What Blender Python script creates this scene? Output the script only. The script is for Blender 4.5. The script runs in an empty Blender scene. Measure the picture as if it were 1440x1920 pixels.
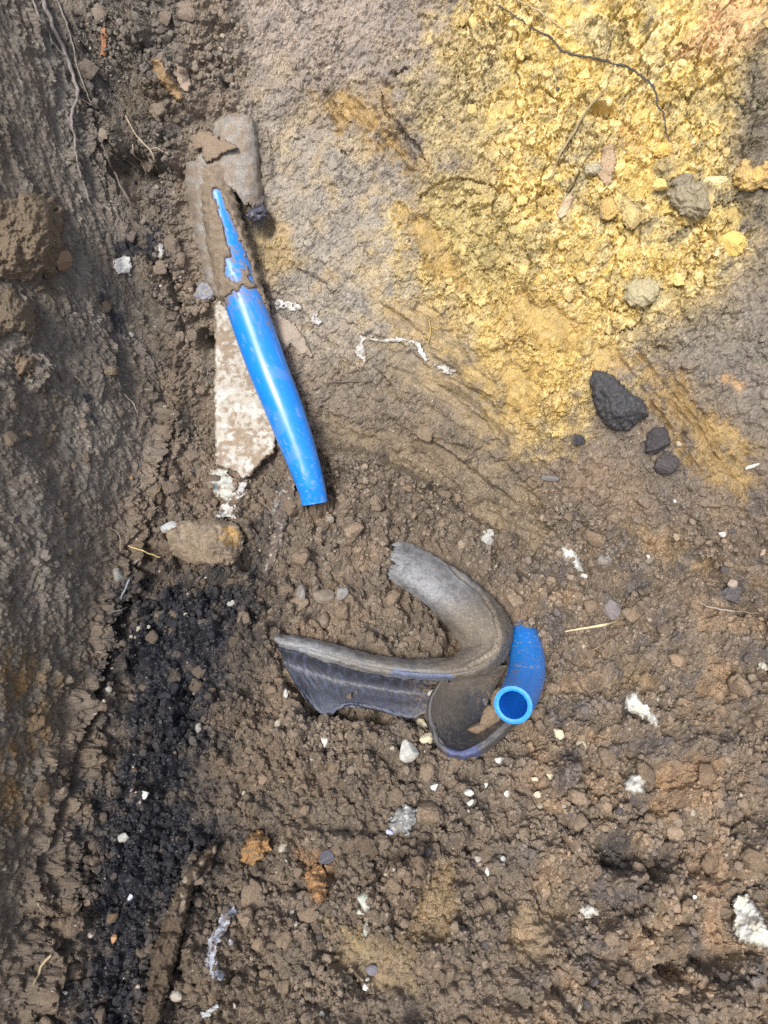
import bpy, math
import numpy as np
from mathutils import Vector

R = math.radians
scene = bpy.context.scene
col = scene.collection
rng = np.random.default_rng(11)

# ------------------------------------------------------------------ camera
CAM = np.array([0.0, 0.0, 0.80]); TILT = R(30.0); FPX = 1450.0
cam = bpy.data.cameras.new("camera")
cam.sensor_fit = 'VERTICAL'
cam.angle = 2 * math.atan(960 / FPX)
cam.clip_start = 0.01; cam.clip_end = 200
cam.dof.use_dof = True; cam.dof.focus_distance = 0.90; cam.dof.aperture_fstop = 9.0
camo = bpy.data.objects.new("camera", cam); col.objects.link(camo)
camo.location = CAM; camo.rotation_euler = (TILT, 0, 0)
scene.camera = camo

# ------------------------------------------------------------------ daylight (soft overcast sky, weak broad sun)
SUN_ELEV, SUN_AZ = R(62), R(212)            # azimuth measured from +Y towards +X
world = bpy.data.worlds.new("World"); scene.world = world; world.use_nodes = True
wn, wl = world.node_tree.nodes, world.node_tree.links
wn.clear()
sky = wn.new("ShaderNodeTexSky"); sky.sky_type = 'NISHITA'; sky.sun_disc = False
sky.sun_elevation = SUN_ELEV; sky.sun_rotation = SUN_AZ
sky.dust_density = 4.0; sky.air_density = 1.0; sky.ozone_density = 1.0
hs = wn.new("ShaderNodeHueSaturation"); hs.inputs['Saturation'].default_value = 0.62
bg = wn.new("ShaderNodeBackground"); bg.inputs['Strength'].default_value = 0.095
wo = wn.new("ShaderNodeOutputWorld")
wl.new(sky.outputs[0], hs.inputs['Color']); wl.new(hs.outputs[0], bg.inputs[0]); wl.new(bg.outputs[0], wo.inputs[0])
sun = bpy.data.lights.new("sun", 'SUN'); sun.energy = 1.5; sun.angle = R(14); sun.color = (1.0, 0.95, 0.87)
suno = bpy.data.objects.new("sun", sun); col.objects.link(suno)
sd_ = Vector((math.sin(SUN_AZ) * math.cos(SUN_ELEV), math.cos(SUN_AZ) * math.cos(SUN_ELEV), math.sin(SUN_ELEV)))
suno.rotation_euler = sd_.to_track_quat('Z', 'Y').to_euler()
suno.location = (1, 1, 2)
vs = scene.view_settings
vs.view_transform = 'Standard'; vs.look = 'None'; vs.gamma = 1; vs.use_curve_mapping = False
vs.exposure = 1.2
scene.cycles.use_denoising = False
scene.cycles.max_bounces = 6; scene.cycles.diffuse_bounces = 4

# ------------------------------------------------------------------ noise helpers (numpy, all in world / surface metres)
def _h(ix, iy, seed):
    h = ix.astype(np.uint32) * np.uint32(374761393) + iy.astype(np.uint32) * np.uint32(668265263) + np.uint32((seed * 2654435761) & 0xffffffff)
    h = (h ^ (h >> np.uint32(13))) * np.uint32(1274126177)
    h = (h ^ (h >> np.uint32(15))) * np.uint32(2246822519)
    return h ^ (h >> np.uint32(16))
def _f(h):
    return (h & np.uint32(0xffffff)).astype(np.float32) / np.float32(0xffffff)
def perlin(x, y, seed=0):
    x = np.asarray(x, np.float32); y = np.asarray(y, np.float32)
    xi = np.floor(x); yi = np.floor(y); fx = x - xi; fy = y - yi
    ix = xi.astype(np.int64); iy = yi.astype(np.int64)
    u = fx * fx * fx * (fx * (fx * 6 - 15) + 10); v = fy * fy * fy * (fy * (fy * 6 - 15) + 10)
    def g(dx, dy):
        a = _f(_h(ix + dx, iy + dy, seed)) * np.float32(6.2831853)
        return np.cos(a) * (fx - dx) + np.sin(a) * (fy - dy)
    a = g(0, 0); b = g(1, 0); c = g(0, 1); d = g(1, 1)
    a = a + u * (b - a); c = c + u * (d - c)
    return (a + v * (c - a)) * 1.5
def fbm(x, y, seed=0, octv=4, gain=0.5, lac=2.03):
    s = 0; a = 1.0; t = 0
    for i in range(octv):
        s = s + a * perlin(x, y, seed + i * 17); t += a
        x = x * lac + 3.1; y = y * lac + 1.7; a *= gain
    return s / t
def worley(x, y, seed=0):
    xi = np.floor(x).astype(np.int64); yi = np.floor(y).astype(np.int64)
    f1 = np.full(x.shape, 9, np.float32); f2 = f1.copy(); cid = np.zeros(x.shape, np.float32)
    for dx in (-1, 0, 1):
        for dy in (-1, 0, 1):
            hh = _h(xi + dx, yi + dy, seed)
            px = xi + dx + _f(hh); py = yi + dy + _f(_h(xi + dx, yi + dy, seed + 91))
            d = np.hypot(px - x, py - y).astype(np.float32)
            near = d < f1
            f2 = np.where(near, f1, np.minimum(f2, d)); cid = np.where(near, _f(hh * np.uint32(747796405)), cid)
            f1 = np.where(near, d, f1)
    return f1, f2, cid
def crumbs(x, y, seed=0, keep=1.0):
    """overlapping lumps, one per cell of size 1: height 0..~0.6 and an id per lump"""
    xi = np.floor(x).astype(np.int64); yi = np.floor(y).astype(np.int64)
    hgt = np.zeros(x.shape, np.float32); cid = np.full(x.shape, 0.5, np.float32)
    for dx in (-1, 0, 1):
        for dy in (-1, 0, 1):
            cx = xi + dx; cy = yi + dy
            h0 = _h(cx, cy, seed); r0 = _f(h0); r1 = _f(_h(cx, cy, seed + 7)); r2 = _f(_h(cx, cy, seed + 13)); r3 = _f(_h(cx, cy, seed + 29)); r4 = _f(_h(cx, cy, seed + 41))
            ex = x - (cx + r0); ey = y - (cy + r1)
            a = r2 * 3.1416; ca = np.cos(a); sa = np.sin(a)
            qx = (ex * ca + ey * sa); qy = (-ex * sa + ey * ca) * (1.0 + 0.7 * r4)
            rad = 0.36 + 0.46 * r3 * r3 + 0.1 * r2
            d = (np.abs(qx) ** 2.6 + np.abs(qy) ** 2.6) ** (1 / 2.6) / rad
            t = np.clip(1 - d * d, 0, 1)
            hh = np.sqrt(t) * rad * (0.75 + 0.5 * r1) + np.where(t > 0, (qx * (r0 - .5) + qy * (r1 - .5)) * 0.55, 0)
            hh = np.where(r4 < keep, hh, 0)
            up = hh > hgt
            hgt = np.where(up, hh, hgt); cid = np.where(up, r2 * 0.61 + r0 * 0.39, cid)
    return hgt, cid
def ss(a, b, x):
    t = np.clip((x - a) / (b - a), 0, 1); return t * t * (3 - 2 * t)

# ------------------------------------------------------------------ large shape of the trench (metres)
def smax(a, b, k):
    h = np.clip(0.5 + 0.5 * (a - b) / k, 0, 1); return b + (a - b) * h + k * h * (1 - h)
def macro(x, y):
    fl = 0.03 * np.maximum(x - 0.15, 0) + 0.012 * np.sin(x * 7 + 1) * np.cos(y * 6)
    fl = fl + 0.10 * np.maximum(x - 0.55, 0) ** 1.5
    b1 = 0.95 * (0.935 * (y - 0.435) + 0.355 * (x - 0.175))
    b2 = 1.05 * (y - 0.545) + 0.08 * x
    bank = smax(b1, b2, 0.05)
    xf = -0.300 + 0.05 * y + 0.13 * np.maximum(y - 0.47, 0)
    wl_ = 2.25 * (xf - x)
    fr = 2.4 * (-0.42 - y)
    z = smax(smax(smax(fl, bank, 0.045), wl_, 0.035), fr, 0.08)
    top = 0.66 + 0.012 * np.sin(3 * x) * np.sin(2.3 * y)
    return -smax(-z, -top, 0.05)

FWD = np.array([0, math.sin(TILT), -math.cos(TILT)]); UP = np.array([0, math.cos(TILT), math.sin(TILT)])
def project(x, y, z):
    ry = y - CAM[1]; rz = z - CAM[2]
    zc = ry * FWD[1] + rz * FWD[2]; yc = ry * UP[1] + rz * UP[2]
    zc = np.where(zc < 0.05, 0.05, zc)
    return 720 + FPX * x / zc, 960 - FPX * yc / zc, zc
def ray(u, v):
    d = FWD[None] + np.asarray(u, float).reshape(-1, 1) * 0
    d = d + ((np.asarray(u, float).reshape(-1, 1) - 720) / FPX) * np.array([[1.0, 0, 0]]) - ((np.asarray(v, float).reshape(-1, 1) - 960) / FPX) * UP[None]
    return d
def macro_hit(u, v):
    """where the sight line of photo point (u, v) meets the large shape; returns point and depth"""
    d = ray(u, v)
    lo = np.full(len(d), 0.15); hi = None
    t = lo.copy(); done = np.zeros(len(d), bool)
    for i in range(260):
        p = CAM + d * t[:, None]
        gap = p[:, 2] - macro(p[:, 0], p[:, 1])
        done |= gap < 0
        t = np.where(done, t, t + 0.006)
    lo = t - 0.006; hi = t
    for i in range(18):
        m = (lo + hi) / 2; p = CAM + d * m[:, None]
        below = p[:, 2] < macro(p[:, 0], p[:, 1])
        hi = np.where(below, m, hi); lo = np.where(below, lo, m)
    return CAM + d * hi[:, None], hi

# grid: fine inside the picture, stretching outwards to the ground around the trench
def axis(a, b, n, far_lo, far_hi, m=46):
    core = np.linspace(a, b, n); st = core[1] - core[0]
    def tail(L):
        k = np.linspace(0, 1, m + 1)[1:]
        return st * m * k + (L - st * m) * k ** 3.2
    return np.concatenate([a - tail(a - far_lo)[::-1], core, b + tail(far_hi - b)])
gx = axis(-0.475, 0.565, 860, -14, 14); gy = axis(-0.075, 0.965, 890, -14, 14)
NX, NY = len(gx), len(gy)
X, Y = np.meshgrid(gx, gy)                    # rows = y
Z = macro(X, Y)
zx = np.gradient(Z, gx, axis=1); zy = np.gradient(Z, gy, axis=0)
nl = np.sqrt(1 + zx ** 2 + zy ** 2)
N0 = np.stack([-zx / nl, -zy / nl, 1 / nl], -1)
def cum(a, g, ax):
    d = np.diff(g); d = d[None] if ax == 1 else d[:, None]
    sl = (slice(None), slice(1, None)) if ax == 1 else (slice(1, None), slice(None)); s0 = (slice(None), slice(None, -1)) if ax == 1 else (slice(None, -1), slice(None))
    c = np.zeros_like(a); c[sl] = np.cumsum(0.5 * (a[sl] + a[s0]) * d, ax); return c
S = cum(np.sqrt(1 + zx ** 2), gx, 1); S -= S[:, [np.argmin(abs(gx))]]
T = cum(np.sqrt(1 + zy ** 2), gy, 0); T -= T[[np.argmin(abs(gy))]]
S = S.astype(np.float32); T = T.astype(np.float32)
U, V, ZC = project(X, Y, Z)
U = U.astype(np.float32); V = V.astype(np.float32)
# wobble used to fray every outline
wob = fbm(S * 45, T * 45, 5, 4); wob2 = fbm(S * 160, T * 160, 6, 3)

def poly_sd(u, v, P):
    P = np.asarray(P, np.float32); d = np.full(u.shape, 1e9, np.float32); ins = np.zeros(u.shape, bool)
    for i in range(len(P)):
        a = P[i]; b = P[(i + 1) % len(P)]; e = b - a
        wx = u - a[0]; wy = v - a[1]
        t = np.clip((wx * e[0] + wy * e[1]) / max(float(e @ e), 1e-6), 0, 1)
        d = np.minimum(d, (wx - t * e[0]) ** 2 + (wy - t * e[1]) ** 2)
        c = ((a[1] > v) != (b[1] > v))
        if abs(e[1]) > 1e-6:
            ins ^= c & (u < a[0] + e[0] * (v - a[1]) / e[1])
    d = np.sqrt(d); return np.where(ins, d, -d)
def line_d(u, v, P):
    """distance to a polyline, side (+ on its left when walking, y down) and position along 0..1"""
    P = np.asarray(P, np.float32); d = np.full(u.shape, 1e9, np.float32); side = np.zeros(u.shape, np.float32); al = side.copy()
    L = np.r_[0, np.cumsum(np.hypot(*np.diff(P, axis=0).T))]
    for i in range(len(P) - 1):
        a, b = P[i], P[i + 1]; e = b - a; l2 = float(e @ e)
        wx = u - a[0]; wy = v - a[1]; t = np.clip((wx * e[0] + wy * e[1]) / l2, 0, 1)
        dd = (wx - t * e[0]) ** 2 + (wy - t * e[1]) ** 2
        m = dd < d
        d = np.where(m, dd, d); side = np.where(m, np.sign(wx * e[1] - wy * e[0]), side); al = np.where(m, (L[i] + t * math.sqrt(l2)) / L[-1], al)
    return np.sqrt(d), side, al
def window(P, pad):
    P = np.asarray(P); a = P.min(0) - pad; b = P.max(0) + pad
    return np.nonzero((U > a[0]) & (U < b[0]) & (V > a[1]) & (V < b[1]))
def pmask(P, soft, fray=0.0, fine=0.0):
    m = np.zeros(U.shape, np.float32); w = window(P, soft + fray + fine + 5)
    sd = poly_sd(U[w], V[w], P) + wob[w] * fray * 2 + wob2[w] * fine * 2
    m[w] = ss(-soft, soft, sd); return m

# ------------------------------------------------------------------ where each kind of soil lies (photo points -> places on the ground)
YEL = [(770, 400), (900, 330), (830, 240), (850, 60), (940, -40), (1500, -40), (1440, 110), (1400, 150), (1375, 300), (1440, 420), (1350, 560), (1180, 640), (1130, 700), (1060, 770), (1000, 800), (950, 760), (900, 640), (800, 560), (780, 480)]
m_yel = np.clip(pmask(YEL, 95, 60, 14) * 1.15, 0, 1)
m_grey = pmask([(500, 230), (690, 240), (770, 330), (760, 420), (840, 560), (900, 640), (800, 700), (600, 660), (520, 560), (480, 420)], 60, 40)
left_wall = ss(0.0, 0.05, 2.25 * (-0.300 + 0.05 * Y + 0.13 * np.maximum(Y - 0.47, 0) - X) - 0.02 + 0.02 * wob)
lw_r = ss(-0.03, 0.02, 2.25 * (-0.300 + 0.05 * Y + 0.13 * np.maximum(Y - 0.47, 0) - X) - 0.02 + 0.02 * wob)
bank_m = ss(0.015, 0.07, Z) * (1 - left_wall)
BLACK = [(235, 1110), (470, 1080), (470, 1140), (420, 1260), (385, 1400), (330, 1500), (425, 1560), (390, 1620), (335, 1700), (300, 1790), (265, 1960), (140, 1960), (185, 1700), (175, 1560), (235, 1400), (215, 1250)]
m_blk = pmask(BLACK, 55, 45, 20)
SCR = [  # scraped faces: polygon, direction of the strokes in degrees (photo), gold amount, groove mm
    ([(585, 170), (640, 160), (700, 200), (760, 280), (785, 315), (770, 322), (700, 245), (640, 235)], 52, 1.0, 1.3),
    ([(690, 150), (715, 165), (735, 230), (765, 265), (750, 280), (712, 225)], 52, 0.7, 1.0),
    ([(752, 388), (790, 395), (830, 460), (868, 520), (860, 540), (800, 490), (765, 440)], 62, 1.0, 0.5),
    ([(960, 545), (1040, 570), (1100, 610), (1085, 660), (1010, 640), (950, 590)], 35, 1.1, 0.4),
    ([(940, 650), (1010, 690), (1010, 770), (950, 790), (930, 700)], 40, 1.0, 0.4),
    ([(1110, 640), (1150, 650), (1190, 690), (1160, 710), (1110, 690)], 60, 0.8, 0.4),
    ([(1200, 670), (1240, 690), (1290, 760), (1375, 855), (1420, 900), (1395, 945), (1340, 900), (1270, 800), (1225, 730)], 50, 0.9, 1.1),
    ([(1236, 684), (1262, 692), (1300, 750), (1352, 830), (1372, 872), (1352, 866), (1300, 792), (1262, 738)], 54, 1.0, 2.4),
    ([(1205, 740), (1230, 752), (1290, 836), (1330, 900), (1312, 896), (1258, 826)], 54, .8, 2.2),
    ([(600, 176), (622, 172), (690, 246), (740, 300), (722, 298), (660, 240)], 50, .9, 2.0),
    ([(640, 172), (668, 176), (720, 250), (778, 316), (760, 312), (700, 250)], 50, .9, 2.0),
    ([(1290, 755), (1370, 790), (1420, 850), (1390, 870), (1320, 820)], 45, 1.0, 0.5),
    ([(720, 575), (800, 560), (870, 640), (960, 760), (900, 740), (800, 660), (730, 620)], 28, 0.45, 0.7),
    ([(690, 640), (800, 640), (900, 720), (990, 830), (960, 850), (850, 790), (750, 720)], 30, 0.15, 0.9),
    ([(740, 725), (790, 740), (850, 790), (860, 800), (800, 790), (760, 760)], 32, 0.1, 0.7),
    ([(600, 780), (720, 800), (850, 830), (1000, 900), (1020, 1000), (950, 960), (840, 930), (720, 860), (600, 830)], 22, 0.05, 1.0),
    ([(840, 920), (940, 930), (1050, 1000), (1010, 1030), (900, 985)], 25, 0.1, 0.7),
    ([(1170, 985), (1270, 1010), (1340, 1065), (1300, 1075), (1220, 1040)], 35, 0.6, 0.5),
    ([(1160, 1215), (1210, 1260), (1240, 1300), (1200, 1310), (1150, 1270)], 50, 0.5, 0.4),
    ([(800, 1640), (850, 1610), (860, 1700), (830, 1770), (775, 1760), (780, 1680)], 100, 0.35, 1.0),
    ([(970, 1690), (1070, 1700), (1090, 1760), (1000, 1800), (950, 1760)], 20, 0.3, 0.3),
    ([(620, 1740), (760, 1760), (780, 1860), (700, 1860), (630, 1800)], 30, 0.25, 0.3),
]
scr = np.zeros(U.shape, np.float32); scr_gold = scr.copy(); scr_h = scr.copy(); scr_st = scr.copy()
for P, ang, gold, mm in SCR:
    m = pmask(P, 17, 16, 9) * ss(-.85, -.3, fbm(S * 40, T * 40, 91, 2))
    w = np.nonzero(m > 0.003)
    a = R(ang); al = U[w] * math.cos(a) + V[w] * math.sin(a); ac = -U[w] * math.sin(a) + V[w] * math.cos(a)
    ac = ac + 5 * perlin(al / 90, ac / 60, 77)
    st = perlin(al / 110, ac / 15, 31) + 0.75 * perlin(al / 55, ac / 6.5, 32) * (.5 + wob[w]) + 0.35 * perlin(al / 22, ac / 3.0, 33) + .5 * perlin(al / 26, ac / 22, 34)
    scr_h[w] += m[w] * st * mm * 0.0026
    scr_st[w] += m[w] * st; scr[w] = np.maximum(scr[w], m[w]); scr_gold[w] = np.maximum(scr_gold[w], m[w] * gold * (0.75 + 0.3 * st))

# how crumbly the ground is
rough = 0.55 + 0.15 * wob
floor_m = (1 - bank_m) * (1 - left_wall)
rough = rough + 0.35 * floor_m
rough = np.maximum(rough, 0.95 * ss(1000, 1120, V + 0.25 * (U - 1000)) * ss(430, 560, U))
rough = rough * (1 - 0.72 * np.maximum(m_grey, .6 * bank_m) * (1 - m_yel)) * (1 - 0.86 * lw_r * (1 - .5 * ss(.1, .4, fbm(S * 12, T * 12, 46, 2))))
rough = rough * (1 - 0.5 * m_yel)
m_tl = pmask([(150, -40), (440, -40), (470, 190), (345, 240), (350, 480), (400, 560), (402, 900), (300, 970), (280, 900), (320, 700), (290, 560), (250, 420), (150, 290)], 35, 30)
rough = np.maximum(rough, .95 * m_tl)
rough = rough * (1 - 0.82 * scr)
clump = ss(-0.22, 0.30, fbm(S * 13, T * 13, 44, 3))
rough = np.clip(rough * (0.55 + 0.6 * clump), 0.03, 1.15); floor_x = np.maximum(floor_m, .9 * m_tl); wall_x = left_wall * (1 - m_tl)
for P, k in (([(390, 1370), (540, 1330), (560, 1480), (440, 1560), (370, 1500)], .5), ([(470, 1680), (760, 1720), (900, 1920), (480, 1920)], .45), ([(860, 1840), (960, 1830), (950, 1920), (850, 1920)], .6),
             ([(160, 1440), (240, 1400), (260, 1600), (170, 1700)], .5), ([(820, 560), (1000, 820), (940, 850), (700, 640)], .4)):
    rough *= 1 - k * pmask(P, 35, 25)

# ------------------------------------------------------------------ relief
wx_ = S + 0.0035 * fbm(S * 60, T * 60, 51, 3) + .0006 * fbm(S * 400, T * 400, 53, 2); wy_ = T + 0.0035 * fbm(S * 60, T * 60, 52, 3) + .0006 * fbm(S * 400, T * 400, 54, 2)
H = 0.011 * fbm(S * 6.5, T * 6.5, 61, 3) + 0.007 * fbm(S * 22, T * 22, 62, 3) * (0.5 + 0.7 * rough)
tint = np.zeros(U.shape, np.float32)
for cell, amp, sd, keep in ((0.030, 0.70, 1, 0.5), (0.0165, 0.95, 2, 0.65), (0.0092, 1.1, 3, 0.8), (0.0060, 1.0, 4, 0.8), (0.0042, .85, 5, 0.9)):
    h, cid = crumbs(wx_ / cell, wy_ / cell, sd * 101, keep)
    big = rough if cell > 0.012 else np.sqrt(rough)
    H = H + h * cell * amp * big * (1 + .35 * floor_m * (V > 900) if cell > .006 else 1)
    tint = tint + (cid - 0.5) * (0.9 if cell < 0.012 else 0.6) * (h > 0.05)
H = H + 0.0024 * fbm(S * 330, T * 330, 63, 2) * (0.55 + 0.5 * rough) * (1 - .6 * scr) + .0010 * bank_m * (1 - scr) * fbm(S * 110, T * 110, 65, 2)
H = H + scr_h - 0.0035 * scr
# broken, cracked plates of clay: every plate sits a little higher, lower or tilted
pl = np.zeros(U.shape, np.float32)
for fq, amp, gap, sd in ((34, .0065, .0085, 401), (78, .0040, .0055, 402), (170, .0022, .0028, 403)):
    q1, q2, qc = worley(wx_ * fq + .25 * wob, wy_ * fq + .25 * wob2, sd)
    on = ss(-.1, .3, fbm(S * 12, T * 12, sd + 9, 2) + .15)
    e_ = q2 - q1
    H = H + (m_yel + .22 * bank_m * (1 - m_yel)) * (1 - scr) * on * (amp * (qc - .5) * ss(0, .12, e_) - gap * ss(.085, 0, e_))
    pl = pl + (qc - .5) * on
for cell, amp, sd in ((.026, .42, 501), (.014, .5, 502)):
    h, cid = crumbs(wx_ / cell, wy_ / cell, sd, .6); H = H + m_yel * (1 - scr) * h * cell * amp * .6; tint = tint + .5 * m_yel * (cid - .5) * (h > .05)
# fibrous runs down the left wall
lw = fbm((S + 0.25 * T) * 95 + .8 * wob, T * 36, 71, 4, 0.65); lw2 = fbm((S + 0.25 * T) * 260 + wob, T * 120, 72, 3, 0.7)
H = H + left_wall * (0.0014 * lw + 0.0017 * lw2 * clump + .006 * fbm(S * 16 + T * 4, T * 9, 75, 3) + .0026 * np.abs(fbm((S + .25 * T) * 48, T * 11, 76, 3)))
rfl = ss(980, 1100, V + .2 * (U - 900)) * ss(850, 1000, U)
H = H + rfl * (0.009 * fbm(S * 34, T * 34, 64, 3) + .014 * fbm(S * 15, T * 15, 74, 2))
bw, bc = crumbs(wx_ / 0.022 + 9, wy_ / 0.022, 909, 0.6); H = H + rfl * bw * 0.022 * 0.45
H = H + 0.0028 * floor_m * fbm(S * 120, T * 120, 68, 3) + 0.002 * rfl * fbm(S * 260, T * 260, 69, 2)
fg = fbm((S + 0.25 * T) * 420 + 2 * wob, T * 190, 73, 3, .7); H = H + left_wall * 0.0013 * fg
# hairline cracks in the clay and drying soil
f1, f2, _ = worley(wx_ * 26 + 0.35 * wob, wy_ * 26 + 0.35 * wob2, 303)
cr = ss(0.075, 0.0, f2 - f1) * ss(0.0, 0.3, fbm(S * 11, T * 11, 66, 2) + 0.1)
f1, f2, _ = worley(wx_ * 70, wy_ * 70, 304)
cr2 = ss(0.11, 0.0, f2 - f1) * ss(0.0, 0.25, fbm(S * 17, T * 17, 67, 2))
H = H - (0.0045 * cr * (0.25 + 0.75 * m_yel) + 0.0022 * cr2 * (0.4 + 0.4 * m_yel)) * (1 - scr) * (1 - 0.6 * left_wall)

def bump(cx, cy, rx, ry, ang, mm, fray=0.35, power=1.0):
    r = max(rx, ry) * 1.9
    w = window([(cx - r, cy - r), (cx + r, cy + r)], 0)
    a = R(ang); dx = U[w] - cx; dy = V[w] - cy
    qx = (dx * math.cos(a) + dy * math.sin(a)) / rx; qy = (-dx * math.sin(a) + dy * math.cos(a)) / ry
    d = np.sqrt(qx * qx + qy * qy) + fray * wob[w] * 1.5 + 0.12 * wob2[w]
    H[w] += 0.00135 * mm * ss(1.25, 0.25, d) ** power
def ledge(P, mm, reach, fray=5):
    """ground on the left of the line stands mm proud of the ground on its right"""
    w = window(P, reach * 1.1 + 20)
    u = U[w] + wob[w] * fray * 2 + wob2[w] * 4; v = V[w] + np.roll(wob, 91, 1)[w] * fray * 2 + np.roll(wob2, 77, 0)[w] * 4
    d, s, al = line_d(u, v, P)
    e = ss(0, 0.12, al) * ss(1, 0.88, al)
    H[w] += 0.001 * mm * e * np.where(s > 0, 0.5 * ss(reach, 0, d), -0.5 * ss(reach, 0, d)) * ss(0, 3.0, d)
def groove(P, width, mm, fray=4):
    w = window(P, width * 3 + 20)
    u = U[w] + wob[w] * fray * 2 + wob2[w] * fray; v = V[w] + np.roll(wob, 91, 1)[w] * fray * 2 + np.roll(wob2, 55, 0)[w] * fray
    d, s, al = line_d(u, v, P)
    k = width * (0.6 + 0.5 * np.roll(wob, 33, 0)[w]) * ss(0, 0.1, al) * ss(1, 0.9, al) + 0.3
    H[w] -= 0.001 * mm * ss(k * 1.25, k * 0.3, d)
# foot of the bank, torn ledges, hollows
ledge([(590, 838), (680, 845), (760, 880), (840, 940), (905, 985), (1000, 1015)][::-1], 20, 46)
ledge([(1000, 900), (960, 850), (930, 800), (870, 740), (800, 700)], 12, 26)
ledge([(1000, 905), (1060, 960), (1180, 1000)][::-1], 7, 30)
ledge([(880, 720), (830, 660), (800, 610), (760, 560)], 6, 22)
ledge([(790, 325), (765, 270), (735, 220), (715, 165)], 11, 24, 4)
ledge([(700, 245), (640, 235), (590, 190)], 4, 16, 3)
ledge([(785, 320), (700, 246)], 4, 14, 3)
ledge([(340, 800), (350, 700), (340, 600), (310, 500)], 10, 34)
ledge([(215, 1180), (255, 1060), (285, 960), (300, 900)], 13, 40)
ledge([(150, 1420), (195, 1270), (225, 1170)], 13, 34)
ledge([(70, 1720), (110, 1560), (150, 1430)], 10, 30)
ledge([(460, 1530), (540, 1390), (560, 1330)], -7, 34)
groove([(262, 960), (246, 1040), (232, 1120), (206, 1250), (160, 1400), (118, 1540), (70, 1700)], 13, 7, 6)
rb = np.random.default_rng(77)
for k in range(30):
    cu, cv = 600 + 400 * rb.random(), 0; cv = 560 + (cu - 600) * .62 + 330 * rb.random() - 60; a_ = R(24 + 16 * rb.random()); L_ = 60 + 130 * rb.random()
    P_ = [(cu - L_ * math.cos(a_), cv - L_ * math.sin(a_)), (cu + 8 * rb.normal(), cv + 8 * rb.normal()), (cu + L_ * math.cos(a_ + .2), cv + L_ * math.sin(a_ + .2))]
    ledge(P_ if rb.random() < .6 else P_[::-1], 2.2 + 3.2 * rb.random(), 12 + 16 * rb.random(), 3)
for k in range(9):
    cu, cv = 1180 + 220 * rb.random(), 0; cv = 690 + (cu - 1180) * 1.0 + 90 * rb.random() - 40; L_ = 40 + 70 * rb.random(); a_ = R(46 + 10 * rb.random())
    ledge([(cu - L_ * math.cos(a_), cv - L_ * math.sin(a_)), (cu, cv), (cu + L_ * math.cos(a_), cv + L_ * math.sin(a_))][::(1 if k % 2 else -1)], 3 + 3 * rb.random(), 14, 3)
groove([(250, 1020), (235, 1120), (210, 1250), (160, 1400)], 7, 6, 6)
groove([(320, 500), (345, 620), (330, 760), (290, 900)], 8, 9)
groove([(310, 1110), (400, 1130), (440, 1125)], 5, 7)
groove([(600, 190), (660, 230), (700, 250)], 3, 3)
groove([(712, 168), (725, 215), (770, 262), (800, 300)], 6, 9, 3)
groove([(935, 12), (1050, 90)], 3, 3)
for P in ([(780, 370), (840, 340), (880, 330), (930, 355), (960, 345)], [(960, 372), (1010, 378), (1020, 350), (1000, 345)], [(1125, 200), (1150, 215), (1160, 225)], [(1020, 165), (1045, 180), (1090, 190), (1105, 180)],
          [(1265, 80), (1300, 95), (1315, 100)], [(1305, 125), (1345, 115)], [(1155, 415), (1165, 400)], [(1250, 400), (1290, 425), (1310, 430)], [(1200, 610), (1215, 575), (1200, 560)], [(1085, 545), (1160, 590), (1190, 570)],
          [(730, 140), (760, 125)], [(980, 640), (1010, 655)], [(1075, 520), (1090, 535), (1110, 520)], [(1260, 400), (1275, 420)], [(640, 280), (650, 292)]):
    groove(P, 3.0, 9, 6)
for b in ((1130, 205, 24, 14, 20, -14), (1190, 1610, 75, 42, 20, -22), (250, 320, 48, 40, 0, -26), (300, 330, 50, 26, 0, -16), (386, 640, 17, 24, 0, -44, .15), (495, 425, 24, 24, 0, -14),
          (1400, 1230, 45, 60, 20, -16), (1400, 1150, 30, 24, 0, -12), (1100, 1480, 40, 70, 0, -9), (1180, 1530, 40, 36, 0, -12), (1000, 1380, 60, 36, 0, -5), (1060, 1690, 110, 60, 20, -12),
          (1290, 1810, 110, 30, -18, -22), (1060, 1850, 60, 40, 0, -8), (1340, 1880, 90, 30, -10, 20), (1390, 1330, 36, 60, 10, -9), (750, 1180, 70, 50, 0, -10), (860, 1590, 30, 16, 0, -12), (960, 1330, 60, 60, 0, -6),
          (60, 455, 62, 70, 10, 17), (35, 600, 40, 60, -20, 14), (75, 690, 30, 40, 0, 8), (200, 700, 60, 40, 20, 6), (180, 40, 40, 60, 0, 7), (310, 160, 60, 70, 20, 8), (230, 160, 40, 60, 0, -10),
          (460, 1420, 60, 50, 0, 8), (580, 1430, 60, 40, 0, -6), (640, 1150, 90, 60, 0, 9), (690, 1190, 40, 30, 0, 9), (650, 1390, 60, 30, 0, 9), (690, 1390, 40, 40, 0, 10), (560, 1160, 30, 40, 0, 5),
          (1290, 1420, 90, 70, 0, 8), (1330, 1500, 80, 60, 0, 7), (560, 1580, 60, 40, 0, 8), (660, 1580, 50, 25, 0, 9), (100, 1860, 60, 50, 0, 12), (120, 1790, 60, 30, 0, 5), (250, 360, 20, 30, 60, 5),
          (660, 280, 70, 40, 30, 3), (800, 300, 60, 40, 50, 7), (760, 210, 45, 60, 50, 8), (1380, 60, 80, 50, -30, 10), (920, 770, 60, 40, 20, -4), (596, 925, 60, 70, 0, -14), (1300, 1680, 50, 40, 0, 8), (1260, 1700, 40, 30, 0, 7)):
    bump(*b)

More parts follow.
